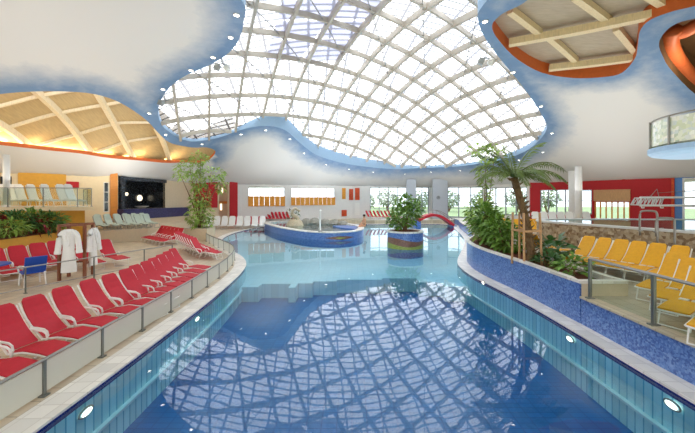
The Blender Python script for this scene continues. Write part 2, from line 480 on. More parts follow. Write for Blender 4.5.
LENS_PX = [(-95, 118), (-50, 100), (0, 94), (23.5, 92), (59, 91.4), (94, 94), (121.7, 103.5), (145, 119), (161, 135.5), (172, 143.5), (192, 147.5), (207, 147.5), (215.5, 151.6), (208.5, 160), (196, 163), (169, 163), (133, 160), (90, 155), (45, 150), (0, 145), (-50, 139), (-90, 132)]
lens_poly = [p[:2] for p in smooth_path([hit(x, y, zc)[:2] for x, y in LENS_PX], 4, True)]
RW_PX = [(492, 26), (498.6, 40), (517, 59), (542, 72.7), (573, 78), (604, 77), (622, 72.7), (634.7, 58.8), (637.7, 46.4), (640, 31), (650, 20), (672, 11.5), (695, 6), (740, -6), (760, -40), (700, -90), (600, -80), (545, -16), (522, 4), (502, 14)]
rw_poly = [p[:2] for p in smooth_path([hit(x, y, zc)[:2] for x, y in RW_PX], 4, True)]
SL_PX = [(659, 43), (662.5, 55.7), (672, 71), (695, 94), (730, 116), (790, 120), (820, 80), (780, 30), (730, 12), (695, 18.6), (678, 23), (666, 31)]
sl_poly = [p[:2] for p in smooth_path([hit(x, y, zc)[:2] for x, y in SL_PX], 4, True)]
HOLES = [dome_poly, lens_poly, rw_poly, sl_poly]
HBOX = [(min(p[0] for p in h), max(p[0] for p in h), min(p[1] for p in h), max(p[1] for p in h)) for h in HOLES]
def near_holes(p, R, skip=()):
    best = R
    for i, (h, b) in enumerate(zip(HOLES, HBOX)):
        if i in skip: continue
        if b[0] - R < p[0] < b[1] + R and b[2] - R < p[1] < b[3] + R:
            best = min(best, dist_poly(p, h))
    return best
def in_hole(p):
    return any(b[0] < p[0] < b[1] and b[2] < p[1] < b[3] and inside(p, h) for h, b in zip(HOLES, HBOX))

def build_ceiling():
    verts = []; edges = []
    for h in HOLES:
        o = len(verts); verts += [Vector(p) for p in h]; n = len(h)
        edges += [(o + i, o + (i + 1) % n) for i in range(n)]
    st = 0.45
    x = -30.0
    while x <= 30:
        y = -13.0
        while y <= 42:
            p = (x + 0.01 * math.sin(y * 7), y + 0.01 * math.sin(x * 5))
            if not in_hole(p) and near_holes(p, 0.15) >= 0.15: verts.append(Vector(p))
            y += st
        x += st
    for k in range(540):                     # finer rings where the ceiling curves down to the walls
        th = 2 * PI * (k + .5) / 540; i = int(th / (2 * PI) * 720); R_ = RT[i]
        for q in (.945, .962, .978, .99, 1.0, 1.012):
            p = (CC[0] + math.cos(th) * R_ * q, CC[1] + math.sin(th) * R_ * q)
            if -13 < p[1] < 42 and not in_hole(p) and near_holes(p, .15) >= .15: verts.append(Vector(p))
    vo, eo, fo, *_ = delaunay_2d_cdt(verts, edges, [], 0, 1e-5)
    fs = []
    for f in fo:
        c = (sum(vo[i].x for i in f) / len(f), sum(vo[i].y for i in f) / len(f))
        if not in_hole(c): fs.append(tuple(f))
    mb = MB(); mb.add([(v.x, v.y, zc(v.x, v.y)) for v in vo], fs)
    o = mb.build('ceiling', 'ceiling', smooth=True)
    attr = o.data.color_attributes.new('paint', 'FLOAT_COLOR', 'POINT')
    for i, v in enumerate(o.data.vertices):
        p = (v.co.x, v.co.y)
        lens_low = v.co.x < -6 and any(inside((CC[0] + (p[0] - CC[0]) * q, CC[1] + (p[1] - CC[1]) * q), lens_poly) for q in (.97, .94, .9, .86, .82, .78))
        d = near_holes(p, 3.2, (1,) if lens_low else ())
        f = max(0.0, min(1.0, 1 - (d - 0.25) / 1.9))
        attr.data[i].color = (f * 0.7, f * 0.7, f * 0.7, 1)
    return struct(o, 'white and sky-blue painted free-form ceiling with cut-out openings', 'ceiling')
build_ceiling()

import numpy as np
def quad_terms(x, y): return [1.0, x, y, x * x, y * y, x * y]
_A = [quad_terms(x, y) for x, y in dome_poly] + [[8 * q for q in quad_terms(0.5, 15.5)]]
_b = [zc(x, y) + 0.45 for x, y in dome_poly] + [8 * 13.4]
DQ = np.linalg.lstsq(np.array(_A), np.array(_b), rcond=None)[0].tolist()
def zdome(x, y):
    """gridshell: one smooth cap fitted to the rim of the opening"""
    q = sum(a * b for a, b in zip(DQ, quad_terms(x, y)))
    c = zc(x, y) + 0.2; k = 0.35
    h_ = max(k - abs(q - c), 0) / k
    return max(q, c) + h_ * h_ * k * 0.25
def grid_surface(mb, poly, margin, step, fz, avoid=()):
    x0, x1 = min(p[0] for p in poly) - margin, max(p[0] for p in poly) + margin
    y0, y1 = min(p[1] for p in poly) - margin, max(p[1] for p in poly) + margin
    nx, ny = int((x1 - x0) / step) + 1, int((y1 - y0) / step) + 1
    idx = {}
    def vid(i, j):
        if (i, j) not in idx:
            x, y = x0 + i * step, y0 + j * step
            idx[(i, j)] = len(mb.v); mb.v.append((x, y, fz(x, y)))
        return idx[(i, j)]
    for i in range(nx):
        for j in range(ny):
            c = (x0 + (i + .5) * step, y0 + (j + .5) * step)
            if not (inside(c, poly) or dist_poly(c, poly) < margin): continue
            if any(inside(c, a) or dist_poly(c, a) < 0.35 for a in avoid): continue
            mb.f.append([vid(i, j), vid(i + 1, j), vid(i + 1, j + 1), vid(i, j + 1)]); mb.uv.append(None)
def fascia(poly, f0, f1, name, m):
    mb = MB(); n = len(poly)
    vs = [(x, y, f0(x, y)) for x, y in poly] + [(x, y, f1(x, y)) for x, y in poly]
    mb.add(vs, [(i, (i + 1) % n, n + (i + 1) % n, n + i) for i in range(n)])
    return struct(mb.build(name, m, smooth=True))

# dome: glazing + ribs
mb = MB(); grid_surface(mb, dome_poly, 0.3, 0.5, zdome, [lens_poly, rw_poly])
dome = struct(mb.build('window_1', 'dome', smooth=True), 'large white glazed dome skylight with curved crossing ribs', 'skylight')
def rib_family(heading, spacing, w, h, drop, name, m, phase=0.0):
    a = math.radians(heading); d = (math.sin(a), math.cos(a)); nrm = (d[1], -d[0])
    c0 = (0.6, 16.5); k = -16
    while k <= 16:
        off = k * spacing + phase; run = []; k += 1
        def flush(run):
            if len(run) > 2:
                mb = MB()
                mb.sweep(run, [(-w / 2, -h), (w / 2, -h), (w / 2, 0), (-w / 2, 0)])
                mb.build(name, m, dome)
        s = -22.0
        while s < 22:
            p = (c0[0] + nrm[0] * off + d[0] * s, c0[1] + nrm[1] * off + d[1] * s)
            if inside(p, dome_poly) or dist_poly(p, dome_poly) < 0.1: run.append((p[0], p[1], zdome(*p) - drop))
            else:
                flush(run); run = []
            s += 0.45
        flush(run)
rib_family(-25, 1.95, 0.15, 0.34, 0.06, 'rib', 'rib', 0.4)
rib_family(57, 1.95, 0.13, 0.28, 0.06, 'rib', 'rib', 0.7)
rib_family(14, 2.6, 0.05, 0.06, 0.22, 'tie_rod', 'tie', 0.5)
fascia(dome_poly, zc, lambda x, y: zdome(x, y) + 0.05, 'trim_1', 'fascia')

def blind(c4):
    mb = MB(); n = 6; vs = []
    for i in range(n + 1):
        for j in range(n + 1):
            u, v = i / n, j / n
            x = (c4[0][0] * (1 - u) + c4[1][0] * u) * (1 - v) + (c4[3][0] * (1 - u) + c4[2][0] * u) * v
            y = (c4[0][1] * (1 - u) + c4[1][1] * u) * (1 - v) + (c4[3][1] * (1 - u) + c4[2][1] * u) * v
            p = hit(x, y, lambda a, b: zdome(a, b) - .03); vs.append(p)
    m = n + 1
    mb.add(vs, [(i * m + j, (i + 1) * m + j, (i + 1) * m + j + 1, i * m + j + 1) for i in range(n) for j in range(n)]).build('blind', 'blind', dome)
for a, b in ((-22, -2), (0, 19), (21, 38), (40, 60)):
    f = lambda y: 264 + (281 - 264) * (58 - y) / 58; g = lambda y: 301 + (343 - 301) * (61 - y) / 61; h2 = lambda y: 337 + (392 - 337) * (66 - y) / 66
    blind([(f(a) + 2, a), (g(a) - 2, a), (g(b) - 2, b), (f(b) + 2, b)])
    blind([(g(a) + 2, a), (h2(a) - 2, a), (h2(b) - 2, b), (g(b) + 2, b)])
# wooden vaults behind the other openings
def zl(x, y): return zc(x, y) + 0.25 + max(0, 1 - rho(x, y)) * 6.0
def zr(x, y): return zc(x, y) + 0.62
def zs(x, y): return zc(x, y) + 1.9
mb = MB(); grid_surface(mb, lens_poly, 2.2, 0.4, zl, [dome_poly])
lv = struct(mb.build('ceiling_left', 'vault', smooth=True), 'warmly lit wooden vault in the long left ceiling opening', 'wooden vault')
mb = MB(); grid_surface(mb, rw_poly, 0.9, 0.4, zr, [dome_poly, sl_poly])
rv = struct(mb.build('ceiling_right', 'vaultgrey', smooth=True), 'grey timber ceiling with pale beams in the right ceiling opening', 'wooden vault')
mb = MB(); grid_surface(mb, sl_poly, 0.9, 0.4, zs, [rw_poly])
sv = struct(mb.build('ceiling_far_right', 'brownvoid', smooth=True), 'brown recess above the orange slide', 'ceiling recess')
fascia(lens_poly, zc, lambda x, y: zc(x, y) + 0.22, 'trim_2', 'orangefascia')
fascia(rw_poly, zc, lambda x, y: zr(x, y) + 0.02, 'trim_3', 'orangefascia')
fascia(sl_poly, zc, lambda x, y: zs(x, y) + 0.02, 'trim_4', 'brownvoid')
def beam(px_pts, fz, w, h, drop, parent, m='beam'):
    pts = [hit(x, y, lambda a, b: fz(a, b) - drop) for x, y in px_pts]
    pts = smooth_path(pts, 6)
    mb = MB(); mb.sweep([(p[0], p[1], fz(p[0], p[1]) - drop) for p in pts], [(-w / 2, -h / 2), (w / 2, -h / 2), (w / 2, h / 2), (-w / 2, h / 2)])
    return mb.build('beam', m, parent)
for pts in ([(-40, 105), (0, 124), (34, 149)], [(30, 86), (62, 116), (92, 154)], [(97, 93), (117, 128), (134, 159)], [(156, 128), (164, 144), (170, 162)], [(-90, 108), (-60, 122), (-30, 142)]):
    beam(pts, zl, 0.26, 0.32, 0.12, lv)
for pts in ([(-60, 118), (0, 106), (35, 97), (75, 90)], [(-60, 146), (0, 130), (60, 113), (120, 102)], [(35, 146), (75, 135), (120, 123), (155, 122)], [(92, 153), (130, 141), (165, 136)]):
    beam(pts, zl, 0.14, 0.16, 0.06, lv)
for pts in ([(509, 43), (580, 30), (655, 14)], [(549, 68), (595, 63), (640, 57)], [(560, -18), (640, -30), (720, -40)]):
    beam(pts, zr, 0.34, 0.30, 0.36, rv)
for pts in ([(510, 10), (540, 33)], [(575, -4), (610, 22)], [(548, 36), (576, 61)], [(616, 28), (640, 58)], [(640, -10), (672, 10)]):
    beam(pts, zr, 0.24, 0.28, 0.16, rv)
# ------------------------------------------------------------------ walls
PW = {'W0': ((-27, 6), (-25, 11)), 'W1a': ((-25, 11), (-20.3, 17.9)), 'W1b': ((-20.3, 17.9), (-16.7, 22.1)), 'W2': ((-16.7, 22.1), (-15, 29.5)), 'W3': ((-15, 29.5), (-11.4, 32)),
      'W4': ((-11.4, 32), (0, 36.5)), 'W5': ((0, 36.5), (9.5, 38)), 'W6': ((9.5, 38), (14.7, 34.5)), 'W7': ((14.7, 34.5), (17.2, 30)),
      'W8': ((17.2, 30), (22.9, 22)), 'W9': ((22.9, 22), (27, 14))}
ZT = 5.0
def wall(name, seg, m, openings=(), z0=0.0, u0=None, u1=None, th=0.2):
    a, b = PW[seg]; L = math.dist(a, b); dx, dy = (b[0] - a[0]) / L, (b[1] - a[1]) / L
    nx, ny = -dy, dx                                   # clockwise walk: outward is to the left
    u0 = -0.02 if u0 is None else u0; u1 = L + 0.02 if u1 is None else u1
    us = sorted({u0, u1} | {min(max(v, u0), u1) for o in openings for v in o[:2]})
    mb = MB(); rz = math.atan2(dy, dx)
    for i in range(len(us) - 1):
        c = (us[i] + us[i + 1]) / 2
        if us[i + 1] - us[i] < 1e-4: continue
        cuts = sorted([(o[2], o[3]) for o in openings if o[0] < c < o[1]])
        z = z0; spans = []
        for lo, hi in cuts:
            if lo > z: spans.append((z, lo))
            z = max(z, hi)
        if z < ZT: spans.append((z, ZT))
        for lo, hi in spans:
            mb.box((a[0] + dx * c + nx * th / 2, a[1] + dy * c + ny * th / 2, (lo + hi) / 2), (us[i + 1] - us[i], th, hi - lo), rz)
    return struct(mb.build(name, m))
def op(seg, x0, x1, yt, yb):
    a, b = PW[seg]
    ua, za = on_wall(x0, yt, a, b); ub, zb = on_wall(x1, yb, a, b)
    _, zb0 = on_wall(x0, yb, a, b)
    return (ua, ub, min(zb, zb0), za)
WN = [1]
def window(seg, o, nv=2, nh=1, m='white', fw=0.1, hpos=None, label=None, pane='glass'):
    a, b = PW[seg]; L = math.dist(a, b); dx, dy = (b[0] - a[0]) / L, (b[1] - a[1]) / L; rz = math.atan2(dy, dx)
    nx, ny = -dy, dx
    def p(u, z, off=0.1): return (a[0] + dx * u + nx * off, a[1] + dy * u + ny * off, z)
    WN[0] += 1
    u0, u1, z0, z1 = o; mb = MB()
    for k in range(nv + 1):
        u = u0 + (u1 - u0) * k / nv; u = min(max(u, u0 + fw / 2), u1 - fw / 2)
        mb.box(p(u, (z0 + z1) / 2), (fw, 0.1, z1 - z0), rz)
    hs = hpos if hpos is not None else [k / nh for k in range(1, nh)]
    for h in [0.0, 1.0] + list(hs):
        z = z0 + (z1 - z0) * h; z = min(max(z, z0 + fw / 2), z1 - fw / 2)
        mb.box(p((u0 + u1) / 2, z), (u1 - u0, 0.09, fw * 0.8), rz)
    f = struct(mb.build('window_%d' % WN[0], m), label, 'window' if label else None)
    g = MB(); g.add([p(u0, z0), p(u1, z0), p(u1, z1), p(u0, z1)], [(0, 1, 2, 3)])
    g.build('pane', pane, f)
    return f
def panel(name, seg, x0, x1, yt, yb, m, th=0.06, off=0.0):
    """flat board standing proud of a wall"""
    a, b = PW[seg]; L = math.dist(a, b); dx, dy = (b[0] - a[0]) / L, (b[1] - a[1]) / L; rz = math.atan2(dy, dx)
    u0, u1, z0, z1 = op(seg, x0, x1, yt, yb)
    mb = MB(); c = (u0 + u1) / 2
    mb.box((a[0] + dx * c + dy * (th / 2 + off), a[1] + dy * c - dx * (th / 2 + off), (z0 + z1) / 2), (u1 - u0, th, z1 - z0), rz)
    return mb.build(name, m)

wall('wall_left', 'W0', 'cream'); 
wall('wall_left_gallery', 'W1a', 'yellow')
# gallery wall: yellow, then a cream panel with a bright slot window, then orange wood
o_slot = op('W1b', 103.5, 109.5, 182, 212)
wall('wall_left_cream', 'W1b', 'cream', [o_slot])
window('W1b', o_slot, 1, 3, 'white', 0.06, label='narrow bright window beside the orange wood panel')
struct(panel('trim_5', 'W1b', 18, 66, 165, 215, 'yellow'))
struct(panel('trim_6', 'W1b', 110, 117.3, 165, 218, 'orangewood', 0.1))
# grotto wall
og = op('W2', 118.6, 165, 177, 207.5)
wall('wall_left_back', 'W2', 'beigewall', [og])
ow = op('W3', 217.5, 229, 182, 216)
wall('wall_back_left', 'W3', 'redwall', [(ow[0], ow[1], 0.0, ow[3])])
w4a = op('W4', 248, 285, 186, 206); w4b = op('W4', 291, 335, 187.5, 205)
wall('wall_back', 'W4', 'white', [w4a, w4b])
window('W4', w4a, 3, 1, 'white', 0.07, [0.45], 'wide inner window with orange boards behind it, nearer the red wall')
window('W4', w4b, 5, 1, 'white', 0.07, [0.42], 'wide inner window with orange boards behind it, above the whirlpool')
w5a = op('W5', 370, 407, 187, 217); w5b = op('W5', 415.5, 429, 187, 217)
wall('wall_back_glazed', 'W5', 'white', [w5a, w5b])
window('W5', w5a, 4, 1, 'frame', 0.08, [0.28, 0.72], 'tall garden window behind the far red loungers')
window('W5', w5b, 2, 1, 'frame', 0.08, [0.28, 0.72], 'tall garden window between the two grey columns')
w6 = op('W6', 447, 483, 187, 217)
wall('wall_back_right', 'W6', 'white', [w6])
window('W6', w6, 3, 1, 'frame', 0.1, [0.3, 0.72], 'tall garden window behind the bridge')
w7 = op('W7', 486, 527, 188, 214)
wall('wall_right_glazed', 'W7', 'white', [w7])
window('W7', w7, 4, 1, 'frame', 0.1, [0.4], 'tall garden window behind the palm')
w8a = op('W8', 540, 574, 190, 214); w8b = op('W8', 580, 592, 190, 214); w8c = op('W8', 594.5, 630, 201.5, 222)
wall('wall_right', 'W8', 'redwall', [w8a, w8b, w8c])
window('W8', w8a, 4, 1, 'frame', 0.08, [0.55], 'wide window in the red wall left of the white columns')
window('W8', w8b, 1, 1, 'frame', 0.08, [0.55], 'narrow window in the red wall right of the white columns')
window('W8', w8c, 6, 1, 'orangeboard', 0.08, label='slatted window in the red wall under the wooden fascia board')
struct(panel('trim_7', 'W8', 594, 630.5, 190, 201, 'stake', 0.12))
w9 = op('W9', 682, 760, 178, 222)
wall('wall_right_front', 'W9', 'ventblue', [(w9[0], w9[1], max(w9[2], 0.7), w9[3])])
window('W9', (w9[0], w9[1], max(w9[2], 0.7), w9[3]), 4, 1, 'white', 0.1, [0.35, 0.7], 'tall window beside the blue post at the right')
struct(panel('trim_8', 'W8', 671.5, 674.4, 178, 225, 'redorange', 0.1))
PW['back_a'] = ((27, 14), (27, -8)); PW['back_b'] = ((-27, -8), (-27, 6))
wall('wall_right_side', 'back_a', 'white'); wall('wall_left_side', 'back_b', 'cream')

# red wall panel and timber doorway on the left back wall
struct(panel('trim_9', 'W3', 196, 217.2, 170, 208, 'redwall', 0.15))
struct(panel('trim_10', 'W3', 229.2, 237, 170, 216, 'redwall', 0.25))
struct(panel('trim_11', 'W3', 237.2, 242, 160, 226, 'white', 0.06))
struct(panel('trim_12', 'W3', 194, 217.2, 208, 226, 'beigewall', 0.2))
a, b = PW['W3']; L = math.dist(a, b); dx, dy = (b[0] - a[0]) / L, (b[1] - a[1]) / L; rz = math.atan2(dy, dx); nx, ny = -dy, dx
mb = MB()
def w3p(u, off, z): return (a[0] + dx * u + nx * off, a[1] + dy * u + ny * off, z)
for u in (ow[0] + 0.06, ow[1] - 0.06): mb.box(w3p(u, 0.0, ow[3] / 2), (0.12, 0.3, ow[3]), rz)
mb.box(w3p((ow[0] + ow[1]) / 2, 0.0, ow[3] - 0.06), (ow[1] - ow[0], 0.3, 0.12), rz)
d1 = struct(mb.build('door_1', 'beigewall'), 'pale timber doorway between two red wall panels', 'doorway')
mb = MB(); mb.box(w3p((ow[0] + ow[1]) / 2, 1.6, 2.2), (ow[1] - ow[0] + 3, 0.1, 4.6), rz); mb.build('corridor_wall', 'beigewall', d1)
mb = MB(); mb.box(w3p((ow[0] + ow[1]) / 2 , 0.9, 2.35), (ow[1] - ow[0], 0.12, 0.25), rz); mb.build('transom', 'orangewood', d1)
mb = MB(); mb.box(w3p((ow[0] + ow[1]) / 2 + 0.1, 1.5, 1.9), (0.16, 0.06, 0.7), rz); mb.box(w3p((ow[0] + ow[1]) / 2 + 0.2, 1.5, 3.6), (0.16, 0.06, 0.5), rz); mb.build('wall_light', 'disc', d1)

# grotto recess: dark mosaic box behind the opening, a mosaic counter in front
a, b = PW['W2']; L = math.dist(a, b); dx, dy = (b[0] - a[0]) / L, (b[1] - a[1]) / L; rz = math.atan2(dy, dx); nx, ny = -dy, dx
def w2p(u, off, z): return (a[0] + dx * u + nx * off, a[1] + dy * u + ny * off, z)
gu0, gu1, gz0, gz1 = og; gm = (gu0 + gu1) / 2; gw = gu1 - gu0; gh = gz1 - gz0
mb = MB()
mb.box(w2p(gm, 2.2, (gz0 + gz1) / 2), (gw + .4, 0.1, gh + .4), rz)
mb.box(w2p(gu0 - .05, 1.1, (gz0 + gz1) / 2), (0.1, 2.2, gh + .4), rz); mb.box(w2p(gu1 + .05, 1.1, (gz0 + gz1) / 2), (0.1, 2.2, gh + .4), rz)
mb.box(w2p(gm, 1.1, gz1 + .05), (gw + .2, 2.2, 0.1), rz); mb.box(w2p(gm, 1.1, gz0 - .05), (gw + .2, 2.2, 0.1), rz)
gr = struct(mb.build('wall_grotto', 'darkmosaic'), 'dark sparkling mosaic grotto recess', 'grotto')
mb = MB()
for u in (gu0 + 0.2,): mb.box(w2p(u, -0.08, (gz0 + gz1) / 2), (0.3, 0.2, gh), rz)
mb.box(w2p(gm, -0.08, gz1 - 0.1), (gw, 0.2, 0.25), rz); mb.build('surround', 'darkmosaic', gr)
u1w = on_wall(182, 200, a, b)[0]
mb = MB(); mb.box(w2p((gu0 + u1w) / 2, -0.3, gz0 - 0.4), (u1w - gu0 + .3, 0.6, 0.75), rz)
ct = mb.build('mosaic_counter', 'purplemosaic'); tag(ct, 'purple-blue mosaic counter in front of the dark grotto', 'counter')
mb = MB(); mb.box(w2p((gu0 + u1w) / 2, -0.3, (gz0 - .775) / 2), (u1w - gu0 + 2.5, 0.5, gz0 - .775), rz); struct(mb.build('baseboard_left_back', 'beigewall'))
for (px, py, r, lab) in ((141, 198, 0.26, 'large round white lamp low in the dark grotto'), (128, 194, 0.14, 'small round lamp at the left in the dark grotto'), (156, 192, 0.15, 'small round lamp at the right in the dark grotto')):
    u, z = on_wall(px, py, w2p(0, 1.9, 0)[:2], w2p(L, 1.9, 0)[:2])
    mb = MB()
    pts = []
    mb.lathe([(r * .2, -.06), (r, -.04), (r, .02), (r * .8, .05), (r * .1, .06)], n=18)
    lp = empty('round_lamp', w2p(u, 2.05, z), 0, lab, 'lamp', 'lamps in the dark grotto')
    o = mb.build('lamp_disc', 'disc', lp); o.rotation_euler = (PI / 2, 0, rz)
    mb = MB(); mb.tube([(r * 1.05 * math.cos(2 * PI * k / 18), r * 1.05 * math.sin(2 * PI * k / 18), 0) for k in range(18)], r * .12, 5, True)
    o = mb.build('lamp_ring', 'chrome', lp); o.rotation_euler = (PI / 2, 0, rz)
u, z = on_wall(142, 206, w2p(0, .6, 0)[:2], w2p(L, .6, 0)[:2])
bw = empty('basin', w2p(u, .6, gz0 + 0.0), 0, 'shallow white basin on the grotto sill', 'basin')
mb = MB(); mb.lathe([(.2, 0), (.45, .12), (.5, .16), (.44, .14), (.15, .06)], n=20); mb.build('bowl', 'whiteplastic', bw, True)

# boards seen behind the two inner windows
def boards(seg, o, n, zfrac):
    a, b = PW[seg]; L = math.dist(a, b); dx, dy = (b[0] - a[0]) / L, (b[1] - a[1]) / L; rz = math.atan2(dy, dx); nx, ny = -dy, dx
    u0, u1, z0, z1 = o
    for k in range(n):
        u = u0 + (u1 - u0) * (k + .5) / n
        mb = MB(); mb.box((a[0] + dx * u + nx * -.10, a[1] + dy * u + ny * -.10, z0 + (z1 - z0) * zfrac / 2), ((u1 - u0) / n * .93, .06, (z1 - z0) * zfrac), rz)
        yield mb
for k, mb in enumerate(boards('W4', w4a, 7, 0.5)):
    tag(mb.build('screen_board', 'orangeboard'), ORD[k] + ' orange board from the left behind the inner window near the red wall', 'board', 'orange boards behind the inner windows')
for k, mb in enumerate(boards('W4', w4b, 10, 0.46)):
    tag(mb.build('screen_board', 'orangeboard'), ORD[k] + ' orange board from the left behind the inner window above the whirlpool', 'board', 'orange boards behind the inner windows')
# printed banners on the back wall
a, b = PW['W4']
for k, (x0, x1, y0, y1, m, lab) in enumerate(((342, 345.5, 188, 199, 'orangeboard', 'yellow-orange hanging banner at the left of the three'), (349, 353, 189, 200, 'redorange', 'red hanging banner in the middle of the three'), )):
    o = panel('banner', 'W4', x0, x1, y0, y1, m, 0.05, 0.02); tag(o, lab, 'banner', 'banners on the back wall')
o = panel('banner', 'W5', 355, 359.5, 188, 200, 'redorange', 0.05, 0.02); tag(o, 'orange-red hanging banner at the right of the three', 'banner', 'banners on the back wall')
o = panel('notice_board', 'W5', 354.5, 359.5, 203, 215, 'whiteplastic', 0.06, 0.02); tag(o, 'white upright notice board under the banners', 'board')
o = panel('notice_board', 'W4', 341.5, 346.5, 210, 216, 'redorange', 0.06, 0.02); tag(o, 'small red poster panel under the yellow banner', 'poster')
o = panel('wall_sign', 'W1b', 66, 78.5, 181.5, 187.5, 'redwall', 0.06, 0.1); tag(o, 'small red sign board high on the gallery wall', 'sign')
for k, (x0, x1, y0) in enumerate(((0, 2.5, 176.5), (8, 11, 176.5))):
    o = panel('speaker', 'W1a', x0, x1, y0, y0 + 7.5, 'black', 0.15, 0.03); tag(o, ('black loudspeaker left of the gallery column', 'black loudspeaker right of the gallery column')[k], 'speaker', 'loudspeakers by the gallery column')

# columns
def column(px, Y, r, m, label, z0=0.0, z1=5.0, sq=None):
    X = (px - CX) * Y / F
    root = empty('column', (X, Y, z0), 0, label, 'column')
    mb = MB()
    if sq: mb.box((0, 0, (z1 - z0) / 2), (sq[0], sq[1], z1 - z0))
    else: mb.lathe([(r, 0.0), (r, z1 - z0)], n=20)
    mb.build('shaft', m, root, not sq)
    mb = MB()
    if sq: mb.box((0, 0, 0.06), (sq[0] + .06, sq[1] + .06, .12))
    else: mb.lathe([(r * 1.12, 0), (r * 1.12, .1), (r * 1.02, .12)], n=20)
    mb.build('base', m, root)
    return root
c1 = column(411, 36.6, .5, 'greycol', 'grey square column between the two garden windows', 0.4, sq=(1.1, .4))
c2 = column(439.8, 36.2, .5, 'greycol', 'broad grey column with a round clock', 0.4, sq=(1.7, .4))
ck = empty('wall_clock', ((438.5 - CX) * 35.9 / F, 35.97, H + (CY - 197.5) * 35.9 / F), 0, 'small round dark clock on the broad grey column', 'clock')
mb = MB(); mb.lathe([(.02, 0), (.22, 0), (.22, .05), (.02, .05)], n=18); o = mb.build('clock_face', 'grey', ck); o.rotation_euler = (PI / 2, 0, 0)
mb = MB(); mb.bar((0, -.06, 0), (0, -.06, .15), .02, .02, (0, 1, 0)); mb.bar((0, -.06, 0), (.1, -.06, .04), .02, .02, (0, 1, 0)); mb.build('clock_hand', 'black', ck)
column(578.5, 22.0, .22, 'white', 'slim white column by the raised pool', 0.6)
column(572.8, 25.5, .30, 'white', 'shorter-looking white column left of the slim one', 0.6)
column(6.5, 15.4, .13, 'white', 'white column on the left gallery', 2.3, 4.9)

# ------------------------------------------------------------------ floors and pool
pool = [(-3.67, -4), (-3.67, 0), (-3.67, 4), (-3.7, 6.2), (-3.78, 8.5), (-4.0, 11.0), (-4.4, 12.9), (-5.2, 14.6), (-6.3, 16.2), (-7.6, 18.2), (-8.7, 20.8), (-9.3, 24), (-9.2, 27), (-8.7, 29.6), (-7.4, 31.3), (-4, 32.3), (0, 33), (6, 33.5), (9.2, 33.3), (10.2, 31.5), (9.4, 28.5), (8.5, 24.5), (7.4, 20.4), (5.9, 16.6), (4.9, 14.3), (4.35, 12.7), (4.2, 11), (4.38, 9.2), (4.5, 7.5), (4.52, 5), (4.52, 0), (4.52, -4)]
pool = [p[:2] for p in smooth_path(pool[1:-1], 4)]
pool = [(-3.67, -4)] + pool + [(4.52, -4)]
coping_out = offset(pool, 0.46)
coping_out[0] = (-4.13, -4); coping_out[-1] = (4.98, -4)
rect = [(-32, -4), (-4.13, -4)] 
outer = [(-34, -12), (34, -12), (34, 46), (-34, 46)]
hole = coping_out[:]
hole[0] = (-4.13, -4); hole[-1] = (4.98, -4)
verts = [Vector(p) for p in outer + hole]; n0 = 4; n = len(hole)
edges = [(i, (i + 1) % 4) for i in range(4)] + [(n0 + i, n0 + (i + 1) % n) for i in range(n)]
vo, eo, fo, *_ = delaunay_2d_cdt(verts, edges, [], 0, 1e-5)
fs = [tuple(f) for f in fo if not inside((sum(vo[i].x for i in f) / len(f), sum(vo[i].y for i in f) / len(f)), hole)]
mb = MB(); mb.add([(v.x, v.y, 0) for v in vo], fs); struct(mb.build('floor', 'floor'))
# coping with rolled edge
ci = pool; mb = MB(); mb.ring(coping_out, ci, 0.004, 0.02); mb.ring(ci, ci, 0.02, -0.015)
struct(mb.build('trim_13', 'coping'), 'cream tiled coping around the pool', 'coping')
mb = MB(); mb.strip(pool, -0.10, -0.012, True); struct(mb.build('trim_14', 'band'))
mb = MB(); mb.strip(pool, -0.62, -0.10, True); mb.strip(offset(pool, 0.0), -1.08, -0.62, True); struct(mb.build('wall_pool', 'poolwall'), 'teal tiled pool wall', 'pool wall')
li = offset(pool, -0.07); mb = MB(); mb.ring(pool, li, -0.60, -0.60); mb.ring(li, li, -0.60, -0.64); struct(mb.build('trim_15', 'ledge'))
mb = MB(); mb.add([(x, y, -1.05) for x, y in offset(pool, 0.05)], [tuple(range(len(pool)))]); struct(mb.build('floor_pool', 'poolfloor'))
sh = [(-11, 10.2), (-4.6, 10.2), (-4.6, 10.7), (-4.0, 10.7), (-4.0, 11.25), (-3.4, 11.25), (-3.4, 11.7), (-2.3, 11.7), (-2.3, 11.2), (-2.05, 11.2), (-2.05, 11.75), (-1.5, 11.75), (-1.5, 12.05), (-.6, 12.05), (-.6, 12.3), (1.2, 12.3), (1.2, 12.5), (2.6, 12.5), (2.6, 11.9), (3.4, 11.9), (3.4, 11.3), (12, 11.3), (12, 36), (-11, 36)]
mb = MB(); mb.prism(sh, -1.04, -0.5); struct(mb.build('floor_shallow', 'shallow'))
mb = MB(); mb.add([(x, y, -0.03) for x, y in offset(pool, 0.01)], [tuple(range(len(pool)))])
tag(mb.build('pool_water', 'water'), 'still blue water filling the big indoor pool', 'water', kind='stuff')
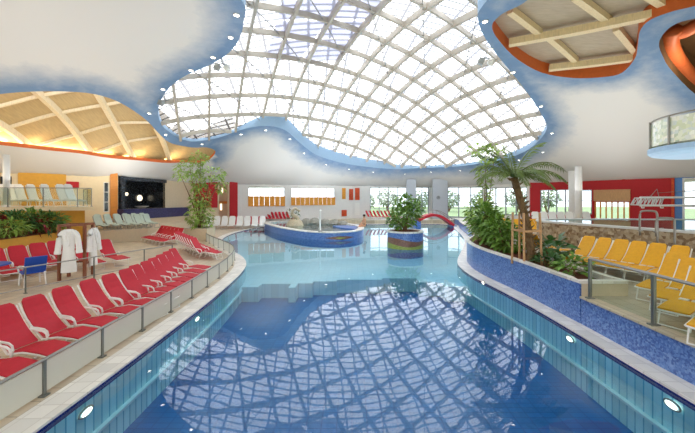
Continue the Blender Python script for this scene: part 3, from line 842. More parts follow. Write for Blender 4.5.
# underwater lamps
def pool_lamp(px, py, side, lab, sc=1.0):
    X = {'l': -3.67, 'r': 4.5}[side]
    if side == 'l' and py < 330: X = -3.76
    if side == 'r' and py < 300: X = 4.3
    t = X / (px - CX); p = (X, F * t, H - (py - CY) * t)
    root = empty('pool_lamp', (p[0], p[1], p[2]), 0, lab, 'lamp', 'underwater pool lamps')
    sg = 1 if side == 'l' else -1
    ov = [(0, .11 * sc * math.cos(2 * PI * k / 18), .055 * sc * math.sin(2 * PI * k / 18)) for k in range(18)]
    mb = MB(); mb.add([(sg * .035, y * .8, z * .8) for _, y, z in ov] + [(sg * .05, 0, 0)], [(k, (k + 1) % 18, 18) for k in range(18)]); mb.build('lens', 'poollamp', root)
    mb = MB(); mb.tube([(sg * .02, y, z) for _, y, z in ov], .014, 6, True); mb.build('bezel', 'chrome', root)
pool_lamp(84.7, 412, 'l', 'oval underwater lamp on the left pool wall nearest the viewer')
pool_lamp(196, 319, 'l', 'oval underwater lamp farther along the left pool wall')
pool_lamp(673.5, 405, 'r', 'oval underwater lamp on the right pool wall nearest the viewer')
pool_lamp(571, 339, 'r', 'oval underwater lamp second along the right pool wall')
pool_lamp(517.6, 305, 'r', 'oval underwater lamp third along the right pool wall')
pool_lamp(484, 283, 'r', 'oval underwater lamp farthest along the right pool wall')

# right deck, raised, faced with blue mosaic
dk_edge = [(4.95, -6), (4.95, 2), (4.95, 6.70), (5.97, 6.70), (6.02, 9), (6.32, 11.2), (6.78, 13), (6.93, 14.65), (6.15, 15.05), (6.35, 16.2), (7.9, 20.2), (9.0, 24.5), (9.9, 28.4), (10.8, 31.4), (11.2, 34)]
deck = dk_edge + [(33, 34), (33, -6)]
mb = MB(); mb.prism(deck, 0.0, 0.56); struct(mb.build('wall_deck_right', 'bluemosaic'), 'blue mosaic wall carrying the right-hand terrace', 'wall')
cap = [(x - .035, y) for x, y in dk_edge] + [(33, 34), (33, -6)]
mb = MB(); mb.prism(cap, 0.56, 0.60); struct(mb.build('floor_right', 'deck'))
mb = MB(); mb.prism([(-3.5, 33.6), (11.3, 33.8), (14, 40), (-3.5, 40)], 0.0, 0.4); struct(mb.build('floor_far', 'deck'))
mb = MB(); mb.prism([(-10.8, 31.3), (-7.7, 32.0), (-4.6, 33.0), (-4.4, 37), (-12, 34)], 0.0, 0.35); struct(mb.build('floor_back_left', 'deck'))
mb = MB(); mb.prism([(-15.9, 17.9), (-13.4, 20.3), (-13.6, 24), (-14.4, 28.8), (-15.2, 28.6), (-16.8, 21.9), (-18.1, 20.3), (-16.3, 18.1)], 0.0, 0.8); struct(mb.build('floor_left_terrace', 'terrace'))

# planter along the right pool wall
po = smooth_path([(4.94, 6.72), (4.87, 8.8), (4.68, 11.2), (4.85, 12.9), (5.3, 14.2), (6.1, 15.0), (6.9, 14.6), (6.75, 13), (6.3, 11.2), (6.0, 9), (5.95, 6.72)], 4)
po = [p[:2] for p in po]
pl = empty('planter', (5.4, 10, 0.0), 0, 'long curved planter faced with blue mosaic, full of shrubs', 'planter')
def rel(mbv, root): 
    L0 = root.location; mbv.v = [(x - L0.x, y - L0.y, z - L0.z) for x, y, z in mbv.v]; return mbv
pin = offset(po, -0.13)
mb = MB(); mb.strip(po, 0.0, 0.9, True); rel(mb, pl).build('mosaic_wall', 'bluemosaic', pl)
mb = MB(); po2 = offset(po, 0.03); mb.ring(po2, pin, .93, .93); mb.ring(po2, po2, .87, .93); mb.ring(pin, pin, .93, .78); rel(mb, pl).build('rim', 'coping', pl)
mb = MB(); mb.strip([(4.96, 6.70), (5.97, 6.70)], 0.6, 0.88); rel(mb, pl).build('end_panel', 'beigewall', pl)
mb = MB(); mb.add([(x, y, .80) for x, y in pin], [tuple(range(len(pin)))]); o = rel(mb, pl).build('soil', 'soil', pl)

# whirlpool in the distance
wp = smooth_path([(-8.2, 28.9), (-6.9, 26.2), (-5.55, 23.9), (-3.6, 21.5), (-2.2, 20.5), (-.74, 20.4), (.35, 21.4), (.81, 22.9), (.8, 25), (-.2, 27.5), (-3, 30), (-6, 31), (-8, 30.6)], 4, True)
wp = [p[:2] for p in wp]
wr = empty('whirlpool', (-3, 25, -0.5), 0, 'round raised whirlpool with blue mosaic wall and pale rim', 'whirlpool')
wi = offset(wp, -.4)
mb = MB(); mb.strip(wp, -.5, .48, True); ow_ = rel(mb, wr).build('outer_wall', 'bluemosaic', wr)
mb = MB(); wp2 = offset(wp, .04); mb.ring(wp2, wi, .53, .53); mb.ring(wp2, wp2, .46, .53); mb.ring(wi, wi, .53, -.3); rel(mb, wr).build('rim', 'coping', wr)
mb = MB(); mb.add([(x, y, -.28) for x, y in wi], [tuple(range(len(wi)))]); rel(mb, wr).build('basin_floor', 'shallow', wr)
mb = MB(); mb.add([(x, y, .40) for x, y in wi], [tuple(range(len(wi)))]); rel(mb, wr).build('basin_water', 'water', wr)
mb = MB(); mb.prism([(-.9, 24.2), (.3, 23.0), (.45, 25.2), (-.5, 26.4), (-1.6, 26.0)], -.28, .47); rel(mb, wr).build('inner_step', 'bluemosaic', wr)
# mosaic emblem on its wall: brown leaf shape with a pale eye
def on_curve(poly_pts, i0, i1, zf0, zf1, off, n=10):
    """patch following a plan polyline between two points, top and bottom as functions of 0..1"""
    seg = poly_pts[i0:i1 + 1]; vs = []
    for k, (x, y) in enumerate(seg):
        f = k / (len(seg) - 1)
        vs += [(x, y, zf0(f)), (x, y, zf1(f))]
    return vs, [(2 * k, 2 * k + 2, 2 * k + 3, 2 * k + 1) for k in range(len(seg) - 1)]
wp3 = offset(wp, .015)
i0 = min(range(len(wp)), key=lambda i: math.dist(wp[i], (-2.0, 20.45))); 
vs, fs = on_curve(wp3, i0, i0 + 6, lambda f: .13 - .11 * math.sin(PI * f), lambda f: .13 + .12 * math.sin(PI * f), 0)
mb = MB(); mb.add(vs, fs); rel(mb, wr).build('emblem', 'brownmosaic', ow_)
wp4 = offset(wp, .02); vs, fs = on_curve(wp4, i0 + 2, i0 + 4, lambda f: .12 - .05 * math.sin(PI * f), lambda f: .14 + .05 * math.sin(PI * f), 0)
mb = MB(); mb.add(vs, fs); rel(mb, wr).build('emblem', 'greenmosaic', ow_)
# white shower post at the whirlpool
X, Y = min(offset(wp, -.2), key=lambda p: abs(p[0] + 2.15) + (0 if p[1] < 22 else 9))
sp = empty('shower_post', (X, Y, .53), 0, 'slim white post on the near rim of the whirlpool', 'post')
mb = MB(); mb.tube([(0, 0, 0), (0, 0, 1.35)], .06, 8); mb.build('pole', 'whiteplastic', sp)
mb = MB(); mb.lathe([(.14, 0), (.14, .04), (.07, .07)], n=12); mb.build('base_plate', 'chrome', sp)
mb = MB(); mb.tube([(0, 0, 1.3), (0, .12, 1.42), (0, .3, 1.42)], .035, 6); mb.lathe([(.09, 1.36), (.07, 1.42), (.02, 1.43)], (0, .3, 0), 10); mb.build('spout', 'whiteplastic', sp)

# round island planter
ip = (3.02, 17.6)
isl = empty('island_planter', (ip[0], ip[1], -0.5), 0, 'round island planter in the pool, blue wall with brown and green mosaic waves', 'planter')
ring = [(1.0 * math.cos(2 * PI * k / 40), 1.0 * math.sin(2 * PI * k / 40)) for k in range(40)]
mb = MB(); mb.strip(ring, 0, 1.36, True); iw_ = mb.build('mosaic_wall', 'bluemosaic', isl)
r2 = [(x * 1.05, y * 1.05) for x, y in ring]; r3 = [(x * .86, y * .86) for x, y in ring]
mb = MB(); mb.ring(r2, r3, 1.42, 1.42); mb.ring(r2, r2, 1.34, 1.42); mb.ring(r3, r3, 1.42, 1.28); mb.build('rim', 'coping', isl)
mb = MB(); mb.lathe([(.86, 1.36), (.6, 1.42), (.2, 1.46)], n=24); mb.build('soil', 'soil', isl)
rw = [(x * 1.012, y * 1.012) for x, y in ring]; rw += rw[:1]
rot = rw[20:] + rw[1:21]
vs, fs = on_curve(rot, 0, 20, lambda f: .48, lambda f: .98 + .10 * math.sin(f * 2 * PI + .4), 0); mb = MB(); mb.add(vs, fs); mb.build('mosaic_wave', 'brownmosaic', iw_)
rw2 = [(x * 1.02, y * 1.02) for x, y in ring]; rw2 += rw2[:1]; rot2 = rw2[20:] + rw2[1:21]
vs, fs = on_curve(rot2, 0, 20, lambda f: .47, lambda f: .70 + .09 * math.sin(f * 2 * PI + 1.4), 0); mb = MB(); mb.add(vs, fs); mb.build('mosaic_wave', 'greenmosaic', iw_)

# bridge
br = empty('footbridge', (8.25, 31, 0), 0, 'small red arched footbridge at the far end of the pool', 'bridge')
arc = [(-1.75 + 3.5 * k / 14, .55 - .45 * (k / 14) + .78 * math.sin(PI * k / 14)) for k in range(15)]
mb = MB()
mb.sweep([(x, 0, z) for x, z in arc], [(-.7, -.12), (.7, -.12), (.7, .12), (-.7, .12)]); mb.build('deck_arch', 'bridge', br)
for s in (-1, 1):
    mb = MB(); mb.tube([(x, s * .66, z + .5) for x, z in arc], .03, 6)
    for k in (1, 4, 7, 10, 13): mb.tube([(arc[k][0], s * .66, arc[k][1]), (arc[k][0], s * .66, arc[k][1] + .5)], .02, 5)
    mb.build('handrail', 'chrome', br)
for s, zb in ((-1.75, .55), (1.75, .1)):
    mb = MB(); mb.box((s, 0, (zb - .5) / 2), (.5, 1.3, zb + .5)); mb.build('abutment', 'bluemosaic', br)

# raised stone pool on the right terrace
rp = smooth_path([(7.55, 12.3), (7.75, 11.4), (8.27, 10.2), (9.08, 8.2), (9.9, 6.0), (11, 4.8), (15, 5), (17, 9), (16, 12.9), (12, 13.6), (9, 13.6), (7.9, 13.2)], 4, True)
rp = [(x * 1.08, y * 1.08) for x, y, *_ in rp]
rr = empty('raised_pool', (12, 10.2, .6), 0, 'raised pool with rubble stone wall behind the yellow loungers', 'pool')
ri = offset(rp, -.28)
mb = MB(); mb.strip(rp, .6, 1.73, True); rel(mb, rr).build('stone_wall', 'stone', rr)
mb = MB(); rp2 = offset(rp, .04); mb.ring(rp2, ri, 1.77, 1.77); mb.ring(rp2, rp2, 1.70, 1.77); mb.ring(ri, ri, 1.77, 1.0); rel(mb, rr).build('rim', 'offwhite', rr)
mb = MB(); mb.add([(x, y, 1.15) for x, y in ri], [tuple(range(len(ri)))]); rel(mb, rr).build('basin_floor', 'shallow', rr)
mb = MB(); mb.add([(x, y, 1.74) for x, y in ri], [tuple(range(len(ri)))]); rel(mb, rr).build('pool_water', 'tealwater', rr)
# steel grab rails
for k, (x0, x1, y0, yb) in enumerate(((643, 654, 211, 236), (659.5, 671, 218, 243))):
    t = 1 / 34.0 if k == 0 else 1 / 35.0
    X0, X1, Y = (x0 - CX) * t, (x1 - CX) * t, F * t; zt = H - (y0 - CY) * t
    root = empty('grab_rail', ((X0 + X1) / 2, Y, 1.72 if k == 0 else 1.72), 0, ('bent steel grab rail at the stone pool, the farther one', 'bent steel grab rail at the stone pool, the nearer one')[k], 'grab rail', 'grab rails of the raised pool')
    w = (X1 - X0) / 2; h = zt - 1.72
    mb = MB(); mb.tube(smooth_path([(-w, .1, -.1), (-w, .1, h * .6), (-w * .9, .09, h * .93), (-w * .5, .05, h), (w * .5, -.05, h), (w * .9, -.09, h * .93), (w, -.1, h * .6), (w, -.1, -.45)], 3), .028, 8); tube_ = mb.build('rail_tube', 'chrome', root, True)
    mb = MB(); mb.lathe([(.06, 0), (.06, .02)], (-w, .1, 0.03), 10); fl = mb.build('flange', 'chrome', tube_)
# ------------------------------------------------------------------ sun loungers
def lounger(name, label, cat, group, sling, frame, w=0.5, back=46, bl=0.8, sl=1.05, arms=True, hz=0.30, marks=None):
    root = empty(name, (0, 0, 0), 0, label, cat, group)
    ca, sa = math.cos(math.radians(back)), math.sin(math.radians(back))
    mb = MB(); mb.ribbon([(0.0, hz - .02), (.12, hz - .005), (.35, hz + .045), (.6, hz + .03), (.85, hz), (sl, hz - .01)], w, .025); mb.build('seat', sling, root)
    bp = [(-.0, hz)]
    for k in range(1, 6):
        f = k / 5; d = bl * f
        bp.append((-ca * d - .03 * math.sin(PI * f), hz + sa * d - .04 * math.sin(PI * f)))
    n = len(bp); mb = MB(); vs = []
    # rounded headrest outline: width narrows near the top
    for k, (x, z) in enumerate(bp):
        f = k / (n - 1); ww = w / 2 * (1.0 if f < .75 else (1 - .12 * (f - .75) / .25))
        for o in (0, .025): vs += [(x + sa * o, -ww, z + ca * o), (x + sa * o, ww, z + ca * o)]
    x, z = bp[-1]
    for o in (0, .025): vs += [(x - ca * .05 + sa * o, -w * .34, z + sa * .05 + ca * o), (x - ca * .05 + sa * o, w * .34, z + sa * .05 + ca * o)]
    fs = []
    for k in range(n):
        a = 4 * k; b = a + 4
        fs += [(a, a + 1, b + 1, b), (a + 2, b + 2, b + 3, a + 3), (a, b, b + 2, a + 2), (a + 1, a + 3, b + 3, b + 1)]
    fs += [(0, 2, 3, 1), (4 * n, 4 * n + 1, 4 * n + 3, 4 * n + 2)]
    mb.add(vs, fs); mb.build('backrest', sling, root)
    mb = MB()
    for s in (-1, 1):
        y = s * (w / 2 + .012)
        mb.tube([(sl, y, hz - .03), (.6, y, hz + .01), (.3, y, hz + .02), (0, y, hz - .03)] + [(p[0], y * (1 if k < 5 else .9), p[1] - .01) for k, p in enumerate(bp[1:])], .016, 5)
    mb.tube([(sl, -w / 2 - .012, hz - .03), (sl + .03, -w / 4, hz - .03), (sl + .03, w / 4, hz - .03), (sl, w / 2 + .012, hz - .03)], .016, 5)
    mb.build('frame', frame, root)
    for xx, dx in ((.82, .1), (.08, -.12)):
        mb = MB(); y = w / 2 + .0
        mb.tube([(xx, -y, hz - .02), (xx + dx, -y, .018), (xx + dx, y, .018), (xx, y, hz - .02)], .016, 5); mb.build('leg', frame, root)
    if arms:
        for s in (-1, 1):
            y = s * (w / 2 + .035); mb = MB()
            mb.tube([(-.2, y, hz + .17), (-.08, y, hz + .165), (.06, y, hz + .155), (.13, y, hz + .12), (.15, y, hz + .05), (.13, y, hz - .02)], .018, 6); mb.build('armrest', 'whiteplastic', root)
    return root
class Row:
    """first call places the prototype, later calls copies of it"""
    def __init__(s, proto): s.p = proto; s.used = False
    def put(s, x, y, z, rz, label, group=None):
        if not s.used:
            s.used = True; s.p.location = (x, y, z); s.p.rotation_euler = (0, 0, rz); s.p['label'] = label
            if group: s.p['group'] = group
            return s.p
        return dup(s.p, (x, y, z), rz, label, group)
R = math.radians
red = Row(lounger('sun_lounger', '', 'sun lounger', 'red loungers behind the poolside screen', 'red', 'whiteplastic', 0.39, 50, .76, .9))
heads = [(-5.76, 4.55), (-5.77, 5.12), (-5.76, 5.65), (-5.78, 6.2), (-5.73, 6.78), (-5.67, 7.28), (-5.67, 7.8), (-5.77, 8.3), (-5.82, 8.8), (-5.93, 9.3), (-6.05, 9.85), (-6.2, 10.45), (-6.35, 11.05)]
for k, (x, y) in enumerate(heads):
    red.put(x + .42, y - .07, 0, R(-9 + rng.uniform(-2, 2)), ORD[k] + ' red sun lounger from the viewer in the row behind the frosted poolside screen')
rf = Row(lounger('sun_lounger', '', 'sun lounger', 'red loungers by the leafy yellow planter', 'red', 'whiteplastic', 0.5, 50, .82))
for k, (x, y) in enumerate([(-12.05, 10.6), (-11.95, 11.25), (-11.9, 11.95), (-11.85, 12.6)]):
    rf.put(x, y, 0, R(-25), ORD[k] + ' red sun lounger from the left in front of the yellow planter', 'red loungers by the leafy yellow planter')
rf.put(-10.5, 12.2, 0, R(-28), 'red sun lounger just right of the bathrobe rack', 'red loungers by the leafy yellow planter')
rf.put(-10.1, 12.95, 0, R(-28), 'red sun lounger with white armrest, second right of the bathrobe rack', 'red loungers by the leafy yellow planter')
for k in range(6):
    f = k / 5
    red.put(-12.75 + 2.2 * f, 20.2 - 1.75 * f, 0, R(-108), ORD[k] + ' from the left of the six red loungers in front of the tree box', 'red loungers in front of the tree box')
for k in range(7):
    f = k / 6
    red.put(-9.0 + 2.2 * f, 16.7 - 2.6 * f, 0, R(-14), ORD[k] + ' from the tree box in the slanting row of red loungers at the screen bend', 'slanting red loungers at the screen bend')
rn = Row(lounger('sun_lounger', '', 'sun lounger', 'red loungers behind the white ones', 'red', 'whiteplastic', 0.28, 52, .8, .9, False))
for k in range(6):
    X = (236.5 + 4.7 * k - CX) * 30.3 / F
    rn.put(X, 30.3, 0, R(-70), ORD[k] + ' from the left of the red loungers behind the white ones', 'red loungers behind the white ones')
for k in range(8):
    X = (262.5 + 3.75 * k - CX) * 32.7 / F
    rn.put(X, 32.75, .35, R(-50), ORD[k] + ' from the left of the red loungers under the inner windows', 'red loungers under the inner windows')
for k in range(8):
    X = (369 + 3.75 * k - CX) * 35 / F
    rn.put(X, 35, .4, R(-50), ORD[k] + ' from the left of the red loungers under the garden window', 'red loungers under the garden window')
wh = Row(lounger('deck_chair', '', 'deck chair', 'white deck chairs', 'whitesling', 'whiteplastic', 0.5, 62, .85, .8, False, .32))
for k in range(8):
    X = (209.5 + 7.6 * k - CX) * .092
    wh.put(X, 28.4, 0.0, R(-78), ORD[k] + ' from the left of the white deck chairs at the pool beach', 'white deck chairs at the pool beach')
wg = Row(lounger('deck_chair', '', 'deck chair', 'white deck chairs on the left gallery', 'whitesling', 'whiteplastic', 0.34, 60, .95, .7, False, .32))
for k, px in enumerate((6, 14.5, 23, 33, 49, 63, 73)):
    wg.put((px - CX) * .0526, 16.3 + .1 * (k % 2), 2.3, R(-22), ORD[k] + ' from the left of the white deck chairs up on the left gallery', 'white deck chairs on the left gallery')
for k in range(7):
    px = 537 + 8.6 * k
    wh.put((px - CX) * 23.6 / F, 23.6, .6, R(-100), ORD[k] + ' from the left of the white deck chairs before the red window wall', 'white deck chairs before the red window wall')
gy = Row(lounger('deck_chair', '', 'deck chair', 'grey-green deck chairs on the left terrace', 'greysling', 'grey', 0.36, 52, .72, .6, False, .28))
for r, (xa, ya, xb, yb) in enumerate(((-15.5, 19.05, -13.65, 20.9), (-16.4, 20.2, -14.75, 22.1))):
    for k in range(6):
        f = k / 5
        gy.put(xa + (xb - xa) * f, ya + (yb - ya) * f, .8, R(-28), ORD[k] + ' grey-green deck chair from the left in the %s row on the terrace' % ('front', 'back')[r], 'grey-green deck chairs on the left terrace')
ye = Row(lounger('sun_lounger', '', 'sun lounger', 'yellow loungers against the stone wall', 'yellowsling', 'whiteplastic', 0.38, 42, .8, .95, False, .3))
mb = MB(); 
for yy in (-.1, .06): mb.box((.1, yy, .318), (.09, .12, .03))
mb.build('white_clip', 'whiteplastic', [c for c in ye.p.children if c.name.startswith('seat')][0])
for k in range(8):
    x, y = [(8.3, 6.7), (8.2, 7.28), (8.07, 7.82), (7.92, 8.26), (7.77, 8.67), (7.62, 9.07), (7.44, 9.47), (7.25, 9.87)][k]
    ye.put(x, y, .6, R(208), ORD[k] + ' yellow sun lounger from the right in the row along the stone wall', 'yellow loungers along the stone wall')
for k, (x, y) in enumerate([(5.75, 4.75), (6.02, 5.45), (6.5, 6.1), (6.85, 6.75)]):
    ye.put(x, y, .6, R(208), ORD[k] + ' yellow sun lounger from the viewer just behind the right glass railing', 'yellow loungers behind the right railing')
for k, (x, y) in enumerate([(6.85, 10.75), (6.98, 11.35), (7.15, 12.0), (7.3, 13.2)]):
    ye.put(x, y, .6, R(8 if k < 3 else 40), ORD[k] + ' yellow sun lounger from the right with its back to the long planter', 'yellow loungers behind the planter')
for k in range(8):
    px = 506 + 7.2 * k
    ye.put((px - CX) * 18.2 / F, 18.2 + .25 * (k % 2), .6, R(-95), ORD[k] + ' from the left of the far yellow loungers behind the palm', 'far yellow loungers behind the palm')
for k in range(4):
    ye.put(9.25 + .62 * k, 21.9 + .45 * k, .6, R(-130), ORD[k] + ' from the left of the yellow loungers near the footbridge', 'yellow loungers near the footbridge')

# ------------------------------------------------------------------ railings and screens
def along(pts, step):
    out = [pts[0]]; acc = 0
    for a, b in zip(pts, pts[1:]):
        L = math.dist(a, b); d = 0
        while acc + (L - d) >= step:
            d += step - acc; acc = 0
            out.append((a[0] + (b[0] - a[0]) * d / L, a[1] + (b[1] - a[1]) * d / L))
        acc += L - d
    if math.dist(out[-1], pts[-1]) > step * .3: out.append(pts[-1])
    return out
def screen(name, label, cat, pts, z0, h, step, glass, post=(0.045, 0.03), gap=0.05, lower=None, frac=1.0, toprail=.022):
    st = along(pts, step)
    root = empty(name, (st[0][0], st[0][1], z0), 0, label, cat)
    o = root.location
    L = [(x - o.x, y - o.y) for x, y in st]
    mb = MB(); mb.tube([(x, y, h) for x, y in L], toprail, 6); mb.build('handrail', 'chrome', root)
    if lower:
        mb = MB(); mb.tube([(x, y, lower) for x, y in L], .014, 6); mb.build('lower_rail', 'chrome', root)
    for i, (x, y) in enumerate(L):
        a = L[max(i - 1, 0)]; b = L[min(i + 1, len(L) - 1)]; rz = math.atan2(b[1] - a[1], b[0] - a[0])
        mb = MB(); mb.box((x, y, h / 2), (post[0], post[1], h), rz); mb.box((x, y, .01), (post[0] * 2, post[1] * 3, .02), rz); mb.build('post', 'darksteel', root)
        if glass and i < len(L) - 1:
            n = L[i + 1]; mb = MB()
            ux, uy = (n[0] - x), (n[1] - y); d = math.hypot(ux, uy); ux /= d; uy /= d
            mb.bar((x + ux * .035, y + uy * .035, (gap + h - .03) / 2), (n[0] - ux * .035, n[1] - uy * .035, (gap + h - .03) / 2), .012, h - .03 - gap); mb.build('glass_panel', glass, root)
    return root
lr = [p[:2] for p in smooth_path([(-4.2, -1), (-4.2, 2), (-4.22, 4.2), (-4.27, 5.25), (-4.32, 7.3), (-4.4, 9), (-4.6, 11.2), (-4.95, 12.9), (-5.35, 14.1), (-6.0, 15.3), (-7.2, 16.9), (-8.5, 18.6), (-9.6, 20.2)], 5)]
screen('glass_screen', 'low frosted glass screen with steel posts following the left pool edge', 'glass screen', lr, 0.0, .5, 1.05, 'frost')
screen('railing', 'thin steel railing behind the near row of red loungers', 'railing', [(-10.6, 5.7), (-9.55, 8.3), (-8.6, 10.6), (-7.6, 13.1)], 0.0, .75, 1.7, None, (0.03, 0.03), .12, .14, toprail=.02)
screen('glass_railing', 'clear glass railing with steel posts on the right terrace edge', 'glass railing', [(5.03, 6.55), (5.03, 5.15), (5.03, 3.75), (5.03, 2.3)], .6, .84, 1.38, 'railglass', (.05, .05), .06, toprail=.028)

# left gallery with its railing
gal = empty('gallery', (-17, 15.5, 0), 0, 'raised left gallery on yellow walls', 'gallery')
gp = [(-23.6, 12.5), (-20, 14.4), (-17.2, 15), (-13.05, 15.7), (-15.8, 18.3), (-18.1, 20.1), (-20.4, 17.4), (-23.7, 12.7)]
mb = MB(); mb.prism(gp, 2.12, 2.3); rel(mb, gal).build('floor_slab', 'cream', gal)
mb = MB(); mb.prism([(-23.5, 12.7), (-20, 14.7), (-17.2, 15.3), (-13.7, 15.9), (-15.9, 18.0), (-18.1, 19.9), (-20.3, 17.3), (-23.6, 12.8)], 0, 2.12); rel(mb, gal).build('base_wall', 'yellow', gal)
screen('gallery_railing', 'steel railing along the edge of the left gallery', 'railing', [(-23.8, 12.6), (-20, 14.48), (-17.2, 15.07), (-13.12, 15.76), (-15.85, 18.3)], 2.3, .95, 1.5, 'railglass', (.035, .035), .1, toprail=.022)

# yellow planter in front of the gallery
yp = empty('planter', (-15, 11.8, 0), 0, 'yellow rendered planter full of dark green leaves, left', 'planter')
ypol = [(-12.75, 8.6), (-12.95, 11.3), (-13.45, 14.4), (-16.5, 14.6), (-20, 13.7), (-20, 8.6)]
mb = MB(); mb.prism(ypol, 0, 1.18); rel(mb, yp).build('wall', 'yellow', yp)
mb = MB(); mb.prism([(x * .99 - .18, y) for x, y in ypol], 1.18, 1.21); rel(mb, yp).build('soil', 'soil', yp)

# tree box
tb = empty('tree_box', (-10.0, 20.35, 0), R(0), 'beige stone tree box at the bend of the left screen', 'planter')
mb = MB(); mb.strip([(-.75, -.6), (.75, -.6), (.75, .6), (-.75, .6)], 0, .82, True); mb.build('wall', 'beigewall', tb)
mb = MB(); mb.ring([(-.77, -.62), (.77, -.62), (.77, .62), (-.77, .62)], [(-.65, -.5), (.65, -.5), (.65, .5), (-.65, .5)], .84, .84); mb.ring([(-.65, -.5), (.65, -.5), (.65, .5), (-.65, .5)], [(-.65, -.5), (.65, -.5), (.65, .5), (-.65, .5)], .84, .74); mb.build('rim', 'coping', tb)
mb = MB(); mb.box((0, 0, .72), (1.4, 1.1, .1)); mb.build('soil', 'soil', tb)

# ------------------------------------------------------------------ plants
def leaf(mb, p, d, L, w, droop=.3, r=rng):
    """one bent pointed leaf"""
    d = Vector(d).normalized(); u = Vector((0, 0, 1)); s = d.cross(u)
    if s.length < .1: s = Vector((1, 0, 0))
    s.normalize(); nrm = s.cross(d); s = (s + nrm * r.uniform(-.7, .7)).normalized()
    p = Vector(p); m = p + d * L * .5; e = p + d * L - u * L * droop
    mb.add([p, m + s * w, e, m - s * w, m - u * (L * droop * .15)], [(0, 4, 1), (1, 4, 2), (0, 3, 4), (3, 2, 4)])
def cloud(mb, blobs, n, L, w, droop=.3, seed=1, up=.2):
    r = random.Random(seed); tot = sum(b[3] * b[4] for b in blobs)
    for (cx, cy, cz, rh, rv) in blobs:
        for _ in range(int(n * rh * rv / tot)):
            while True:
                q = Vector((r.uniform(-1, 1), r.uniform(-1, 1), r.uniform(-1, 1)))
                if .15 < q.length < 1: break
            q = q * (q.length ** -.35)
            p = (cx + q.x * rh, cy + q.y * rh, cz + q.z * rv)
            leaf(mb, p, (q.x + r.uniform(-.6, .6), q.y + r.uniform(-.6, .6), q.z * .5 + up + r.uniform(-.4, .4)), L * r.uniform(.6, 1.2), w * r.uniform(.7, 1.2), droop, r)
def bush(name, label, cat, loc, blobs, n, L, w, m='leaf', stems=5, trunk=.03, seed=1, droop=.3, group=None):
    root = empty(name, loc, 0, label, cat, group)
    mb = MB(); cloud(mb, blobs, n, L, w, droop, seed); mb.build('foliage', m, root)
    r = random.Random(seed + 50); mb = MB()
    for k in range(stems):
        b = blobs[k % len(blobs)]
        e = (b[0] + r.uniform(-.3, .3) * b[3], b[1] + r.uniform(-.3, .3) * b[3], b[2] + r.uniform(0, .4) * b[4])
        s0 = (r.uniform(-.06, .06), r.uniform(-.06, .06), -.04)
        mb.tube([s0, ((s0[0] + e[0]) * .4 + r.uniform(-.05, .05), (s0[1] + e[1]) * .4, e[2] * .5), e], trunk, 6, taper=trunk * .35)
    mb.build('stem', 'bark', root)
    return root
bush('ficus_tree', 'tall slender tree with loose light-green leaves growing in the beige tree box', 'tree', (-10.0, 20.35, .77),
     [(.0, 0, 1.0, .75, .75), (.15, 0, .4, .65, .45), (0, .1, 2.0, .55, .8), (-.1, 0, 3.0, .4, .7), (-.75, 0, 3.9, .7, .5), (.75, .2, 3.6, .75, .4), (1.35, .1, 2.9, .3, .5), (-.1, .1, 4.6, .5, .4), (-1.2, 0, 3.5, .4, .3)], 1150, .34, .075, 'leaf2', 9, .05, 3, .45)
bush('island_bush', 'bushy green shrub filling the round island planter', 'shrub', (3.02, 17.6, .94),
     [(0, 0, .9, .75, .65), (-.45, .1, .5, .5, .4), (.5, -.1, 1.2, .45, .45), (.0, 0, 1.55, .5, .45)], 900, .32, .075, 'leaf', 6, .05, 4)
mb = MB()
# shrubs in the long right planter
for k, (x, y, hh, rr_, n, lab, m) in enumerate([(5.75, 13.5, 1.7, .62, 800, 'dense light-green shrub at the far rounded end of the long planter', 'leaf2'),
        (5.6, 12.3, 1.6, .60, 700, 'dense green shrub second from the far end of the long planter', 'leaf'),
        (5.5, 11.2, 1.15, .45, 420, 'lower leafy shrub before the palm stakes in the long planter', 'leaf'),
        ]):
    bush('planter_shrub', lab, 'shrub', (x, y, .82), [(0, 0, hh * .45, rr_, hh * .42), (-.2, .1, hh * .75, rr_ * .7, hh * .3), (.25, -.1, hh * .3, rr_ * .7, hh * .3)], n, .34, .06, m, 6, .03, 20 + k, .35, 'shrubs in the long planter')
bush('planter_shrub', 'small leafy plant at the near end of the long planter', 'shrub', (5.5, 7.7, .82), [(0, 0, .22, .32, .2)], 90, .26, .06, 'leaf', 4, .015, 31, .3, 'shrubs in the long planter')
bush('planter_shrub', 'broad-leaved low plant between the palm and the near end of the long planter', 'shrub', (5.85, 9.4, .82), [(.2, 0, .42, .4, .2)], 60, .5, .13, 'leafdark', 4, .015, 32, .3, 'shrubs in the long planter')
bush('planter_shrub', 'low creeping plant under the broad leaves in the long planter', 'shrub', (5.4, 8.6, .82), [(0, 0, .18, .3, .14)], 70, .24, .06, 'leafdark', 3, .012, 33, .3, 'shrubs in the long planter')
bush('climbing_vine', 'tall thin climbing plant left of the palm', 'vine', (5.55, 12.9, .82), [(.05, 0, 2.0, .22, .6), (.0, 0, 3.0, .25, .5), (.1, 0, 3.75, .3, .35), (.4, 0, 3.95, .3, .15), (-.45, 0, 3.95, .3, .12), (-.1, 0, 1.2, .3, .4)], 420, .26, .06, 'leaf2', 4, .025, 35, .4)

